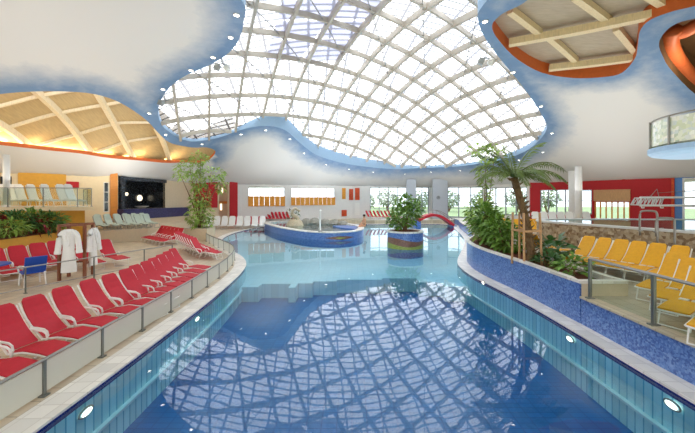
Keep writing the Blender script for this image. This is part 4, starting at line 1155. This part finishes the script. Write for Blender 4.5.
# palm
pm = empty('palm_tree', (5.3, 9.15, .80), 0, 'leaning palm tree with a feathery crown in the long planter', 'palm tree')
crown = Vector((-.42, .2, 2.55))
mb = MB(); tp = smooth_path([(0, 0, -.05), (-.03, .02, .5), (-.12, .05, 1.2), (-.28, .12, 1.9), crown], 5)
mb.tube(tp, .115, 9, taper=.10); 
r = random.Random(5)
for k in range(90):
    f = r.uniform(.02, .98); i = int(f * (len(tp) - 1)); p = Vector(tp[i]); a = r.uniform(0, 2 * PI)
    d = Vector((math.cos(a), math.sin(a), .8)).normalized(); q = p + Vector((math.cos(a), math.sin(a), 0)) * .11
    mb.tube([q, q + d * .13], .03, 4, taper=.01)
mb.build('trunk', 'bark', pm)
def frond(root, base, az, el, L, droop, seed):
    r = random.Random(seed); mb = MB(); pts = []; p = Vector(base); N = 14
    d = Vector((math.cos(az) * math.cos(el), math.sin(az) * math.cos(el), math.sin(el)))
    for k in range(N + 1):
        pts.append(p.copy()); p = p + d * (L / N); d = (d + Vector((0, 0, -droop / N * (0.5 + k / N)))).normalized()
    mb.tube(pts, .022, 5, taper=.006)
    for k in range(2, N + 1):
        t = (pts[k] - pts[k - 1]).normalized(); s = t.cross(Vector((0, 0, 1))).normalized()
        f = k / N; ll = L * .2 * math.sin(PI * (.12 + .8 * f)) + .05
        for j in (0, .5):
            b = pts[k - 1].lerp(pts[k], j)
            for sg in (-1, 1):
                dd = (s * sg * .8 + t * .75 + Vector((0, 0, -.25 + r.uniform(-.15, .15)))).normalized()
                e = b + dd * ll - Vector((0, 0, ll * .28)); m_ = b + dd * ll * .45; w = t * .022
                mb.add([b, m_ + w, e, m_ - w], [(0, 1, 2, 3)])
    mb.build('frond', 'frond', root)
for k, (az, el, L, dr) in enumerate([(0.0, .75, 1.75, 1.9), (.35, .45, 1.6, 1.6), (-.5, .5, 1.5, 1.9), (.1, 1.15, 1.55, 1.5), (2.9, .75, 1.4, 1.8), (3.3, .45, 1.35, 1.8), (2.6, .95, 1.5, 1.4), (3.9, .5, 1.2, 1.9), (1.2, .7, 1.5, 1.7), (2.0, .6, 1.5, 1.8), (-1.2, .55, 1.3, 2.0), (-1.9, .6, 1.2, 1.9), (1.6, 1.3, 1.2, 1.3), (3.1, 1.1, 1.45, 1.6), (5.6, .2, 1.25, 1.7), (4.6, .25, 1.1, 1.6)]):
    frond(pm, crown, az, el, L, dr, 60 + k)
# stakes that hold the palm
sf = empty('support_stakes', (5.12, 9.1, .80), 0, 'wooden stakes with crossbars propping the palm trunk', 'stakes')
for (x, y) in ((-.22, -.28), (.32, -.22), (.02, .42), (-.32, .2)):
    mb = MB(); mb.tube([(x, y, -.03), (x * .9 - .02, y * .9, 1.5)], .032, 7); mb.build('stake', 'stake', sf)
for a, b in (((-.21, -.28), (.31, -.22)), ((.31, -.22), (.02, .41)), ((-.31, .2), (-.21, -.28))):
    mb = MB(); mb.bar((a[0], a[1], .98), (b[0], b[1], .98), .035, .06); mb.build('crossbar', 'stake', sf)

# dark leafy plants in the yellow planter
for k, (px, Y, z, rr_, hh, n, lab, m) in enumerate([(14, 12.6, 1.2, .62, .9, 420, 'bushy dark-green plant at the left in the yellow planter', 'leafdark'), (30, 13.2, 1.2, .62, .95, 420, 'tall mid-green plant in the middle of the yellow planter', 'leaf'),
        (44, 13.6, 1.2, .55, .8, 380, 'bushy green plant right of the middle in the yellow planter', 'leafdark'), (22, 12.0, 1.2, .5, .6, 300, 'light spiky plant at the front edge of the yellow planter', 'leaf2'), (54, 14.0, 1.2, .45, .75, 260, 'narrow-leaved plant at the right end of the yellow planter', 'leaf')]):
    X = min((px - CX) * Y / F, -13.35)
    bush('leafy_plant', lab, 'plant', (X, Y, z), [(0, 0, hh * .62, rr_ * .9, hh * .42)], n, .36, .035, m, 6, .02, 70 + k, .28, 'plants in the yellow planter')
for k, (px, Y, z, lab) in enumerate([(2, 12.2, 1.2, 'red-leaved plant at the far left of the yellow planter'), (49, 13.2, 1.2, 'red-flowered plant near the right end of the yellow planter')]):
    X = min((px - CX) * Y / F, -13.3)
    bush('red_plant', lab, 'plant', (X, Y, z), [(0, 0, .45, .3, .35)], 90, .24, .06, 'redleaf', 4, .02, 80 + k, .3, 'red plants in the yellow planter')

# ------------------------------------------------------------------ bathrobe rack, chair and table on the left
rk = empty('clothes_rack', (-9.4, 10.6, 0), 0, 'reddish wooden clothes rack with white bathrobes hanging on it', 'rack')
posts = [(-.25, -.38), (.3, -.05), (.12, .5), (-.45, .18)]
for (x, y) in posts:
    mb = MB(); mb.bar((x, y, 0), (x, y, 1.86), .075, .075, (0, 1, 0)); mb.build('post', 'rackwood', rk)
for z in (1.82, .5):
    mb = MB()
    for i in range(4):
        a, b = posts[i], posts[(i + 1) % 4]
        if z < 1 and i == 0: continue
        mb.bar((a[0], a[1], z), (b[0], b[1], z), .06, .07)
    mb.build('crossbar', 'rackwood', rk)
mb = MB(); mb.bar((.3, -.05, 1.2), (.12, .5, 1.2), .05, .06); mb.build('crossbar', 'rackwood', rk)
def robe(loc, rz, label, w=.27, L=1.42, sleeves=True):
    root = empty('bathrobe', loc, rz, label, 'bathrobe', 'white bathrobes on the rack')
    secs = [(0, .10, .05), (-.05, .2, .075), (-.12, w * .72, .09), (-.35, w * .66, .11), (-.58, w * .56, .09), (-.66, w * .56, .09), (-.95, w * .66, .11), (-L, w * .76, .12)]
    mb = MB(); n = 20; vs = []
    for z, a, b in secs:
        for k in range(n):
            t = 2 * PI * k / n; fl = 1 + .05 * math.sin(5 * t + z * 3) * (1 if z < -.3 else .3)
            vs.append((a * math.cos(t) * fl, b * math.sin(t) * fl, z))
    m_ = len(secs); fs = [(i * n + k, i * n + (k + 1) % n, (i + 1) * n + (k + 1) % n, (i + 1) * n + k) for i in range(m_ - 1) for k in range(n)] + [tuple(range(n))[::-1]]
    mb.add(vs, fs); mb.build('body', 'robe', root, True)
    for s in (-1, 1):
        mb = MB(); mb.tube(smooth_path([(s * .12, 0, -.08), (s * .21, -.01, -.2), (s * .25, -.02, -.5), (s * .27, -.03, -.78)], 3), .07, 10, taper=.085); sl_ = mb.build('sleeve', 'robe', root, True)
        mb = MB(); mb.tube([(s * .265, -.03, -.70), (s * .272, -.03, -.80)], .092, 10); mb.build('cuff', 'robe', sl_)
    mb = MB(); mb.lathe([(1, -.03), (1.04, 0), (1, .03)], (0, 0, -.62), 20, w * .57, .098); mb.build('belt', 'robe', root)
    mb = MB(); mb.tube(smooth_path([(-.09, -.05, .0), (-.06, -.11, -.25), (.01, -.125, -.55)], 3), .03, 6); mb.tube(smooth_path([(.09, -.05, .0), (.06, -.11, -.25), (.01, -.125, -.55)], 3), .03, 6); mb.build('collar', 'robe', root)
    mb = MB(); mb.tube([(-.16, 0, -.02), (0, 0, .03), (.16, 0, -.02)], .012, 5); mb.tube([(0, 0, .03), (0, 0, .07), (.03, .0, .1), (0, .03, .13)], .008, 5); mb.build('hanger', 'rackwood', root)
    return root
robe((-9.37, 10.26, 1.70), R(31), 'white bathrobe hanging on the front of the wooden rack')
robe((-9.12, 10.92, 1.68), R(100), 'white bathrobe hanging on the right side of the wooden rack', .22, 1.3)
bc = empty('armchair', (-10.05, 9.75, 0), R(150), 'blue fabric armchair with pale legs at the blue table', 'chair')
mb = MB(); mb.ribbon([(-.24, .42), (0, .40), (.25, .43)], .48, .05); mb.build('seat', 'blue', bc)
mb = MB(); mb.ribbon([(-.2, .44), (-.27, .65), (-.36, .92)], .5, .05); mb.build('backrest', 'blue', bc)
for (x, y) in ((.22, .22), (.22, -.22), (-.24, .22), (-.24, -.22)):
    mb = MB(); mb.tube([(x, y, .42), (x * 1.15, y * 1.1, 0)], .022, 6); mb.build('leg', 'whiteplastic', bc)
for s in (-1, 1):
    mb = MB(); mb.tube([(-.3, s * .27, .66), (.1, s * .27, .62), (.24, s * .27, .58), (.22, s * .25, .42)], .022, 6); mb.build('armrest', 'whiteplastic', bc)
bt = empty('table', (-11.05, 9.3, 0), 0, 'low round blue table at the left edge', 'table')
mb = MB(); mb.lathe([(.02, .68), (.55, .68), (.58, .70), (.55, .73), (.02, .735)], n=24); mb.build('tabletop', 'blue', bt)
for k in range(3):
    a = 2 * PI * k / 3; mb = MB(); mb.tube([(.12 * math.cos(a), .12 * math.sin(a), .68), (.4 * math.cos(a), .4 * math.sin(a), 0)], .025, 6); mb.build('leg', 'whiteplastic', bt)

# ------------------------------------------------------------------ things at the whirlpool
sc = empty('fountain_sculpture', (-5.0, 27.2, .40), 0, 'sandstone seahorse-like fountain figure with green planting behind the whirlpool', 'sculpture')
mb = MB(); mb.lathe([(.75, -.6), (.7, .0), (.55, .35), (.4, .5), (.05, .55)], n=12, sx=1.1); mb.build('base_rock', 'sculpt', sc)
mb = MB(); mb.tube(smooth_path([(.25, 0, .45), (.1, 0, .7), (-.2, 0, .9), (-.25, 0, 1.2), (0, 0, 1.45), (.2, 0, 1.35), (.45, 0, 1.25)], 4), .2, 8, taper=.08); mb.build('figure', 'sculpt', sc, True)
mb = MB(); cloud(mb, [(-.45, .1, .9, .3, .5), (.15, .1, .8, .25, .3)], 90, .25, .06, .3, 9); mb.build('greenery', 'leafdark', sc)
for k, (px, Y, r_, h_) in enumerate(((306, 29.2, .6, .45), (315, 29.3, .7, .5), (325, 29.0, .6, .4), (334, 28.4, .55, .4), (343, 27.6, .5, .35))):
    X = (px - CX) * Y / F; rr2 = random.Random(90 + k)
    mb = MB(); n = 10; prof = [(1, -.5), (1.02, .1), (.8, .6), (.4, .95), (.02, 1)]
    mb.lathe([(r_ * a, h_ * b) for a, b in prof], (0, 0, 0), n); mb.v = [(x * rr2.uniform(.85, 1.12), y * rr2.uniform(.85, 1.12), z * rr2.uniform(.9, 1.1)) for x, y, z in mb.v]
    o = mb.build('boulder', 'rock'); o.location = (X, Y, .42); tag(o, ORD[k] + ' grey boulder from the left along the back of the whirlpool', 'rock', 'boulders behind the whirlpool')

# bather sitting on the whirlpool rim
def person(loc, rz, label):
    J = {'pel': (0, 0, .12, .14), 'wst': (.02, 0, .30, .125), 'chs': (.05, 0, .50, .15), 'nck': (.07, 0, .66, .06), 'hd0': (.09, 0, .74, .085), 'hd1': (.10, 0, .86, .095), 'top': (.09, 0, .93, .06)}
    for s, n in ((1, 'l'), (-1, 'r')):
        J['sh' + n] = (.05, s * .19, .58, .07); J['el' + n] = (.12, s * .25, .34, .05); J['wr' + n] = (.32, s * .18, .22, .038); J['ha' + n] = (.40, s * .16, .21, .04)
        J['hp' + n] = (.06, s * .10, .09, .10); J['kn' + n] = (.46, s * .12, .10, .075); J['an' + n] = (.46, s * .12, -.36, .045); J['ft' + n] = (.60, s * .12, -.40, .04)
    E = [('pel', 'wst'), ('wst', 'chs'), ('chs', 'nck'), ('nck', 'hd0'), ('hd0', 'hd1'), ('hd1', 'top')]
    for n in 'lr': E += [('chs', 'sh' + n), ('sh' + n, 'el' + n), ('el' + n, 'wr' + n), ('wr' + n, 'ha' + n), ('pel', 'hp' + n), ('hp' + n, 'kn' + n), ('kn' + n, 'an' + n), ('an' + n, 'ft' + n)]
    K = list(J)
    me = bpy.data.meshes.new('body'); me.from_pydata([J[k][:3] for k in K], [(K.index(a), K.index(b)) for a, b in E], []); me.update()
    root = empty('person', loc, rz, label, 'person')
    o = bpy.data.objects.new('body', me); COL.objects.link(o); o.parent = root; me.materials.append(M['skin'])
    md = o.modifiers.new('skin', 'SKIN'); sub = o.modifiers.new('sub', 'SUBSURF'); sub.levels = 1; sub.render_levels = 1
    for i, k in enumerate(K):
        q = me.skin_vertices[0].data[i]; q.radius = (J[k][3] * S, J[k][3] * S); q.use_root = (k == 'pel')
    mb = MB(); mb.lathe([(.02, .125), (.07, .11), (.10, .06), (.108, 0), (.09, -.05)], (.075, 0, .86), 12); mb.build('hair', 'hair', root, True)
    mb = MB(); mb.lathe([(.155, 0), (.165, .06), (.15, .15)], (.01, 0, .05), 14, .95, 1.05); mb.build('swimwear', 'trunks', root, True)
    return root
person((1.02, 24.3, .53), R(200), 'bather sitting bare-chested on the far right rim of the whirlpool')

# ------------------------------------------------------------------ ceiling lamps, spotlights
LPX = [(236.5, 14.5), (230.6, 37), (213, 57), (191, 70), (163, 89), (149, 113), (165.5, 134.5), (202, 144), (241, 134), (265.6, 130), (290, 139), (304, 153), (326, 164.5), (349, 169), (373, 172), (405, 174), (431, 172), (460, 170.5), (488, 166), (519, 160), (543, 152), (552, 133), (541, 106), (513, 72), (490.5, 49), (485, 21)]
lampo = None
for k, (px, py) in enumerate(LPX):
    p = hit(px, py, zc); lab = ORD[k] + ' small round downlight clockwise around the dome edge starting from the upper left'
    lab = ORD[k] + ' downlight along the dome edge, counted from the top left'
    if lampo is None:
        lampo = empty('downlight', (p[0], p[1], p[2] - .02), 0, lab, 'downlight', 'downlights around the dome edge')
        mb = MB(); mb.lathe([(.11, .06), (.125, -.01), (.10, -.03), (.085, .0)], n=14); hs_ = mb.build('housing', 'whiteplastic', lampo)
        mb = MB(); mb.lathe([(.02, -.03), (.085, -.015)], n=14); mb.build('lens', 'lamp', hs_)
    else: dup(lampo, (p[0], p[1], p[2] - .02), 0, lab)
for k, (px, py, lab) in enumerate([(225, 62, 'twin spotlight with white globe at the upper left of the dome edge'), (168, 99, 'grey spotlight at the left tip of the dome edge'), (489, 56, 'twin spotlight with white globe at the right dome edge')]):
    p = hit(px - 3, py - 3, zc)
    root = empty('spotlight', (p[0], p[1], p[2] - .06), 0, lab, 'spotlight', 'spotlights at the dome edge')
    mb = MB(); mb.tube([(0, 0, .1), (0, 0, -.2)], .03, 6); mb.bar((-.25, 0, -.2), (.25, 0, -.2), .04, .05); mb.build('bracket', 'grey', root)
    mb = MB(); mb.box((-.25, 0, -.36), (.26, .2, .3), 0, .4); mb.build('lamp_head', 'grey', root)
    if k != 1:
        mb = MB(); mb.lathe([(.02, -.2), (.13, -.15), (.19, 0), (.13, .14), (.03, .19)], (.25, 0, -.38), 14); mb.build('globe', 'offwhite', root, True)
# small ceiling lights over the left gallery
for k, (px, py) in enumerate(((52, 177.5), (66, 176.5), (85, 180))):
    p = hit(px, py, zc)
    dup(lampo, (p[0], p[1], zc(p[0], p[1]) - .02), 0, ORD[k] + ' small ceiling light from the left above the gallery', 'ceiling lights above the gallery')

# orange slide in the right-hand opening
sl = empty('water_slide', hit(690, 55, zc), 0, 'orange tube slide seen through the far right ceiling opening', 'slide')
o = sl.location
def slpt(px, py, dz): 
    q = hit(px, py, lambda a, b: zc(a, b) + dz); return (q[0] - o.x, q[1] - o.y, q[2] - o.z)
mb = MB(); mb.tube(smooth_path([slpt(672, 30, 1.1), slpt(669, 44, .9), slpt(676, 60, .8), slpt(690, 78, .8), slpt(712, 98, .9), slpt(740, 108, 1.2)], 6), .36, 12); mb.build('tube', 'orange', sl, True)
mb = MB(); mb.tube(smooth_path([slpt(664, 42, 1.2), slpt(672, 34, 1.1), slpt(684, 32, 1.1), slpt(700, 24, 1.2), slpt(730, 14, 1.3)], 6), .28, 12); mb.build('tube', 'orange', sl, True)

# round gallery platform at the right
t = .0365; ox, oy, oz = 346 * t + 0.0, F * t, H + (CY - 144.6) * t
ox = (667 - CX) * t + 1.9
gd = empty('viewing_platform', (ox, oy, .6), 0, 'round viewing platform with a patterned glass balustrade, high at the right edge', 'platform')
hz_ = oz - .6
mb = MB(); mb.lathe([(.3, hz_ - .36), (1.5, hz_ - .36), (1.82, hz_ - .28), (1.9, hz_ - .2), (1.9, hz_ - .02), (.3, hz_)], n=40); mb.build('slab', 'fascia', gd, False)
mb = MB(); mb.lathe([(.34, 0), (.34, hz_ - .36)], n=18); mb.build('support_column', 'white', gd, True)
M['balu'] = mosaic_mat('leaf_pattern_glass', [(240, 242, 232), (206, 212, 176), (206, 214, 210), (240, 236, 220), (170, 186, 160)], 6.5, 0.2)
rg = [(1.8 * math.cos(2 * PI * k / 40), 1.8 * math.sin(2 * PI * k / 40)) for k in range(40)]
for q in range(10):
    seg = [rg[(q * 4 + j) % 40] for j in range(5)]
    mb = MB(); vs = []
    for off in (1.0, .985):
        for x, y in seg: vs += [(x * off, y * off, hz_ + .06), (x * off, y * off, hz_ + .98)]
    fs = []
    for j in range(4):
        fs += [(2 * j, 2 * j + 2, 2 * j + 3, 2 * j + 1), (10 + 2 * j, 10 + 2 * j + 1, 10 + 2 * j + 3, 10 + 2 * j + 2), (2 * j + 1, 2 * j + 3, 10 + 2 * j + 3, 10 + 2 * j + 1)]
    mb.add(vs, fs); mb.build('balustrade_panel', 'balu', gd)
    x, y = rg[q * 4]; mb = MB(); mb.tube([(x * 1.02, y * 1.02, hz_ - .05), (x * 1.02, y * 1.02, hz_ + 1.08)], .035, 6); mb.build('post', 'chrome', gd)
mb = MB(); mb.tube([(x, y, hz_ + 1.06) for x, y in rg], .03, 6, True); mb.build('handrail', 'chrome', gd)

# white truss frame over the raised pool
t = 15.5 / F
def tp_(px, py, dy=0): return ((px - CX) * t, 15.5 + dy, H - (py - CY) * t)
tr = empty('truss_frame', (tp_(705, 205)[0], 15.5, .6), 0, 'white tubular truss with long horizontal pipes in front of the red wall', 'truss')
def rp_(px, py, dy=0): a = tp_(px, py, dy); l = tr.location; return (a[0] - l.x, a[1] - l.y, a[2] - l.z)
mb = MB()
for py in (197.5, 205.5): mb.tube([rp_(640, py), rp_(706, py)], .05, 8)
mb.build('pipe', 'whiteplastic', tr)
mb = MB()
for dy in (0, .4):
    mb.tube([rp_(638, 205, dy), rp_(642, 198, dy), rp_(664, 198, dy), rp_(661, 205, dy), rp_(638, 205, dy)], .03, 6)
    for k in range(6):
        mb.tube([rp_(640 + 3.8 * k, 205, dy), rp_(642 + 3.8 * k, 198, dy)], .022, 5); mb.tube([rp_(640 + 3.8 * k, 205, dy), rp_(645 + 3.6 * k, 198, dy)], .018, 5)
for px, py in ((640, 205), (661, 205), (643, 198), (663, 198)): mb.tube([rp_(px, py, 0), rp_(px, py, .4)], .022, 5)
mb.build('truss', 'offwhite', tr)
mb = MB()
for a in (641, 660): mb.tube([rp_(a, 205), rp_(a + 1, 208), rp_(a + 3, 208), rp_(a + 3, 205)], .03, 5)
mb.build('hook', 'whiteplastic', tr)
mb = MB(); mb.tube([rp_(650, 197), rp_(657, 189), rp_(659, 197)], .015, 5); mb.tube([rp_(657, 193), rp_(700, 190)], .01, 4); mb.build('stay_cable', 'chrome', tr)
mb = MB(); l = tr.location
mb.tube([(rp_(705, 205)[0], 0, 0), (rp_(705, 205)[0], 0, rp_(705, 196)[2])], .08, 10); mb.build('mast', 'whiteplastic', tr)

# ------------------------------------------------------------------ outside
mb = MB(); mb.add([(-120, -60, -1.3), (140, -60, -1.3), (140, 160, -1.3), (-120, 160, -1.3)], [(0, 1, 2, 3)]); struct(mb.build('ground', 'lawn'), 'lawn outside the garden windows', 'lawn')
kk = 0
for k, (x, y, h_, r_, lab) in enumerate([(2.5, 60, 6.2, 2.6, 'garden tree seen through the window behind the red loungers, left one'), (7.5, 66, 7.5, 3.0, 'garden tree seen through the window behind the red loungers, right one'), (13.5, 62, 6.8, 2.8, 'garden tree seen between the two grey columns'),
        (20, 64, 7.0, 3.0, 'garden tree seen through the window behind the footbridge, left one'), (25, 60, 6.5, 2.8, 'garden tree seen through the window behind the footbridge, right one'), (33, 62, 7.5, 3.2, 'garden tree seen through the window behind the palm'), (36.5, 58, 7.5, 3.0, 'garden tree seen through the window in the red wall'), (60, 44, 8, 3.6, 'garden tree seen through the window at the right edge')]):
    bush('garden_tree', lab, "tree", (x * 1.55, y * 1.55, -1.3), [(0, 0, h_ * .62, r_, h_ * .34), (r_ * .5, 0, h_ * .5, r_ * .6, h_ * .25), (-r_ * .5, 0, h_ * .52, r_ * .6, h_ * .25)], 500, 1.0, .35, 'treeleaf', 3, .25, 120 + k, .3, 'garden trees outside the windows')

# ------------------------------------------------------------------ light
w = bpy.data.worlds.new('World'); scene.world = w; w.use_nodes = True
nt = w.node_tree; bg = nt.nodes['Background']
tc = nt.nodes.new('ShaderNodeTexCoord'); nz = nt.nodes.new('ShaderNodeTexNoise'); nz.inputs['Scale'].default_value = 3; nz.inputs['Detail'].default_value = 4
nt.links.new(tc.outputs['Generated'], nz.inputs['Vector'])
cr = nt.nodes.new('ShaderNodeValToRGB'); cr.color_ramp.elements[0].color = (.78, .86, 1, 1); cr.color_ramp.elements[1].color = (1, 1, 1, 1)
cr.color_ramp.elements[0].position = .35; cr.color_ramp.elements[1].position = .6
nt.links.new(nz.outputs['Fac'], cr.inputs['Fac']); nt.links.new(cr.outputs['Color'], bg.inputs['Color'])
bg.inputs['Strength'].default_value = 4.5
def area_light(name, loc, rot, sx, sy, power, color=(1, 1, 1)):
    l = bpy.data.lights.new(name, 'AREA'); l.shape = 'RECTANGLE'; l.size = sx * S; l.size_y = sy * S; l.energy = power; l.color = color
    o = bpy.data.objects.new(name, l); COL.objects.link(o); o.location = loc; o.rotation_euler = rot; return o
# added fill lights without fittings, facing up to brighten the ceiling, unseen from below
UP = [((0, 15, 4.2), 14, 12, 640), ((-13, 10, 3.6), 8, 12, 480), ((13, 12, 3.8), 8, 12, 480), ((0, 28, 3.2), 18, 6, 640), ((0, 1, 3.6), 24, 8, 700), ((-13.5, 20.5, 3.3), 5, 5, 190), ((16, 20, 3.3), 7, 7, 260), ((3, 32.5, 2.9), 16, 3, 260)]
for loc, sx, sy, e in UP: area_light('ceiling_fill', loc, (PI, 0, 0), sx, sy, e, (1, .97, .93))
# warm cove lamps along the foot of the left wooden vault
for px, py in ((-60, 136), (-20, 141), (15, 146), (55, 151), (95, 155.5), (135, 159.5), (172, 162)):
    p = hit(px, py - 1, zc); a = math.atan2(p[1] - CC[1], p[0] - CC[0])
    o = area_light('cove_strip', (p[0] + math.cos(a) * .25, p[1] + math.sin(a) * .25, p[2] + .1), (PI, 0, a + PI / 2), 2.2, .12, 36, (1, .76, .44))
l = bpy.data.lights.new('slide_fill', 'POINT'); l.energy = 120; l.color = (1, .85, .65); l.shadow_soft_size = .02  # added point light without a fitting, brightens the slide in its opening
q = hit(700, 60, zc); o = bpy.data.objects.new('slide_fill', l); COL.objects.link(o); o.location = (q[0], q[1], q[2] - .2)
# ceiling lights of the gallery and terrace on the left
for loc, e in (((-17, 17.6, 4.0), 60), ((-15.3, 20.5, 4.0), 60), ((-18, 14.5, 4.2), 60)):
    l = bpy.data.lights.new('gallery_lamp', 'POINT'); l.energy = e; l.color = (1, .88, .7); l.shadow_soft_size = .05
    o = bpy.data.objects.new('gallery_lamp', l); COL.objects.link(o); o.location = loc

# ------------------------------------------------------------------ camera
cam = bpy.data.cameras.new('camera'); co = bpy.data.objects.new('camera', cam); COL.objects.link(co)
co.location = (0, 0, H); co.rotation_euler = (PI / 2, 0, 0)
cam.sensor_fit = 'HORIZONTAL'; cam.sensor_width = 36; cam.lens = 36 * F / 695
cam.shift_x = (347.5 - CX) / 695; cam.shift_y = -(216.5 - CY) / 695
cam.clip_start = .05; cam.clip_end = 600
scene.camera = co

# ------------------------------------------------------------------ layout units -> metres
done = set()
for o in list(scene.objects):
    o.location = o.location * S
    if o.type == 'MESH' and o.data.name not in done:
        done.add(o.data.name); o.data.transform(Matrix.Scale(S, 4))

scene.view_settings.view_transform = 'Standard'; scene.view_settings.look = 'None'
scene.view_settings.exposure = 0.08; scene.view_settings.gamma = 1.0
scene.view_settings.use_curve_mapping = False
cy = scene.cycles
cy.max_bounces = 10; cy.diffuse_bounces = 5; cy.glossy_bounces = 4; cy.transmission_bounces = 4; cy.transparent_max_bounces = 12
cy.sample_clamp_indirect = 6; cy.use_denoising = True
try: cy.denoiser = 'OPENIMAGEDENOISE'
except Exception: pass
cy.caustics_reflective = False; cy.caustics_refractive = False
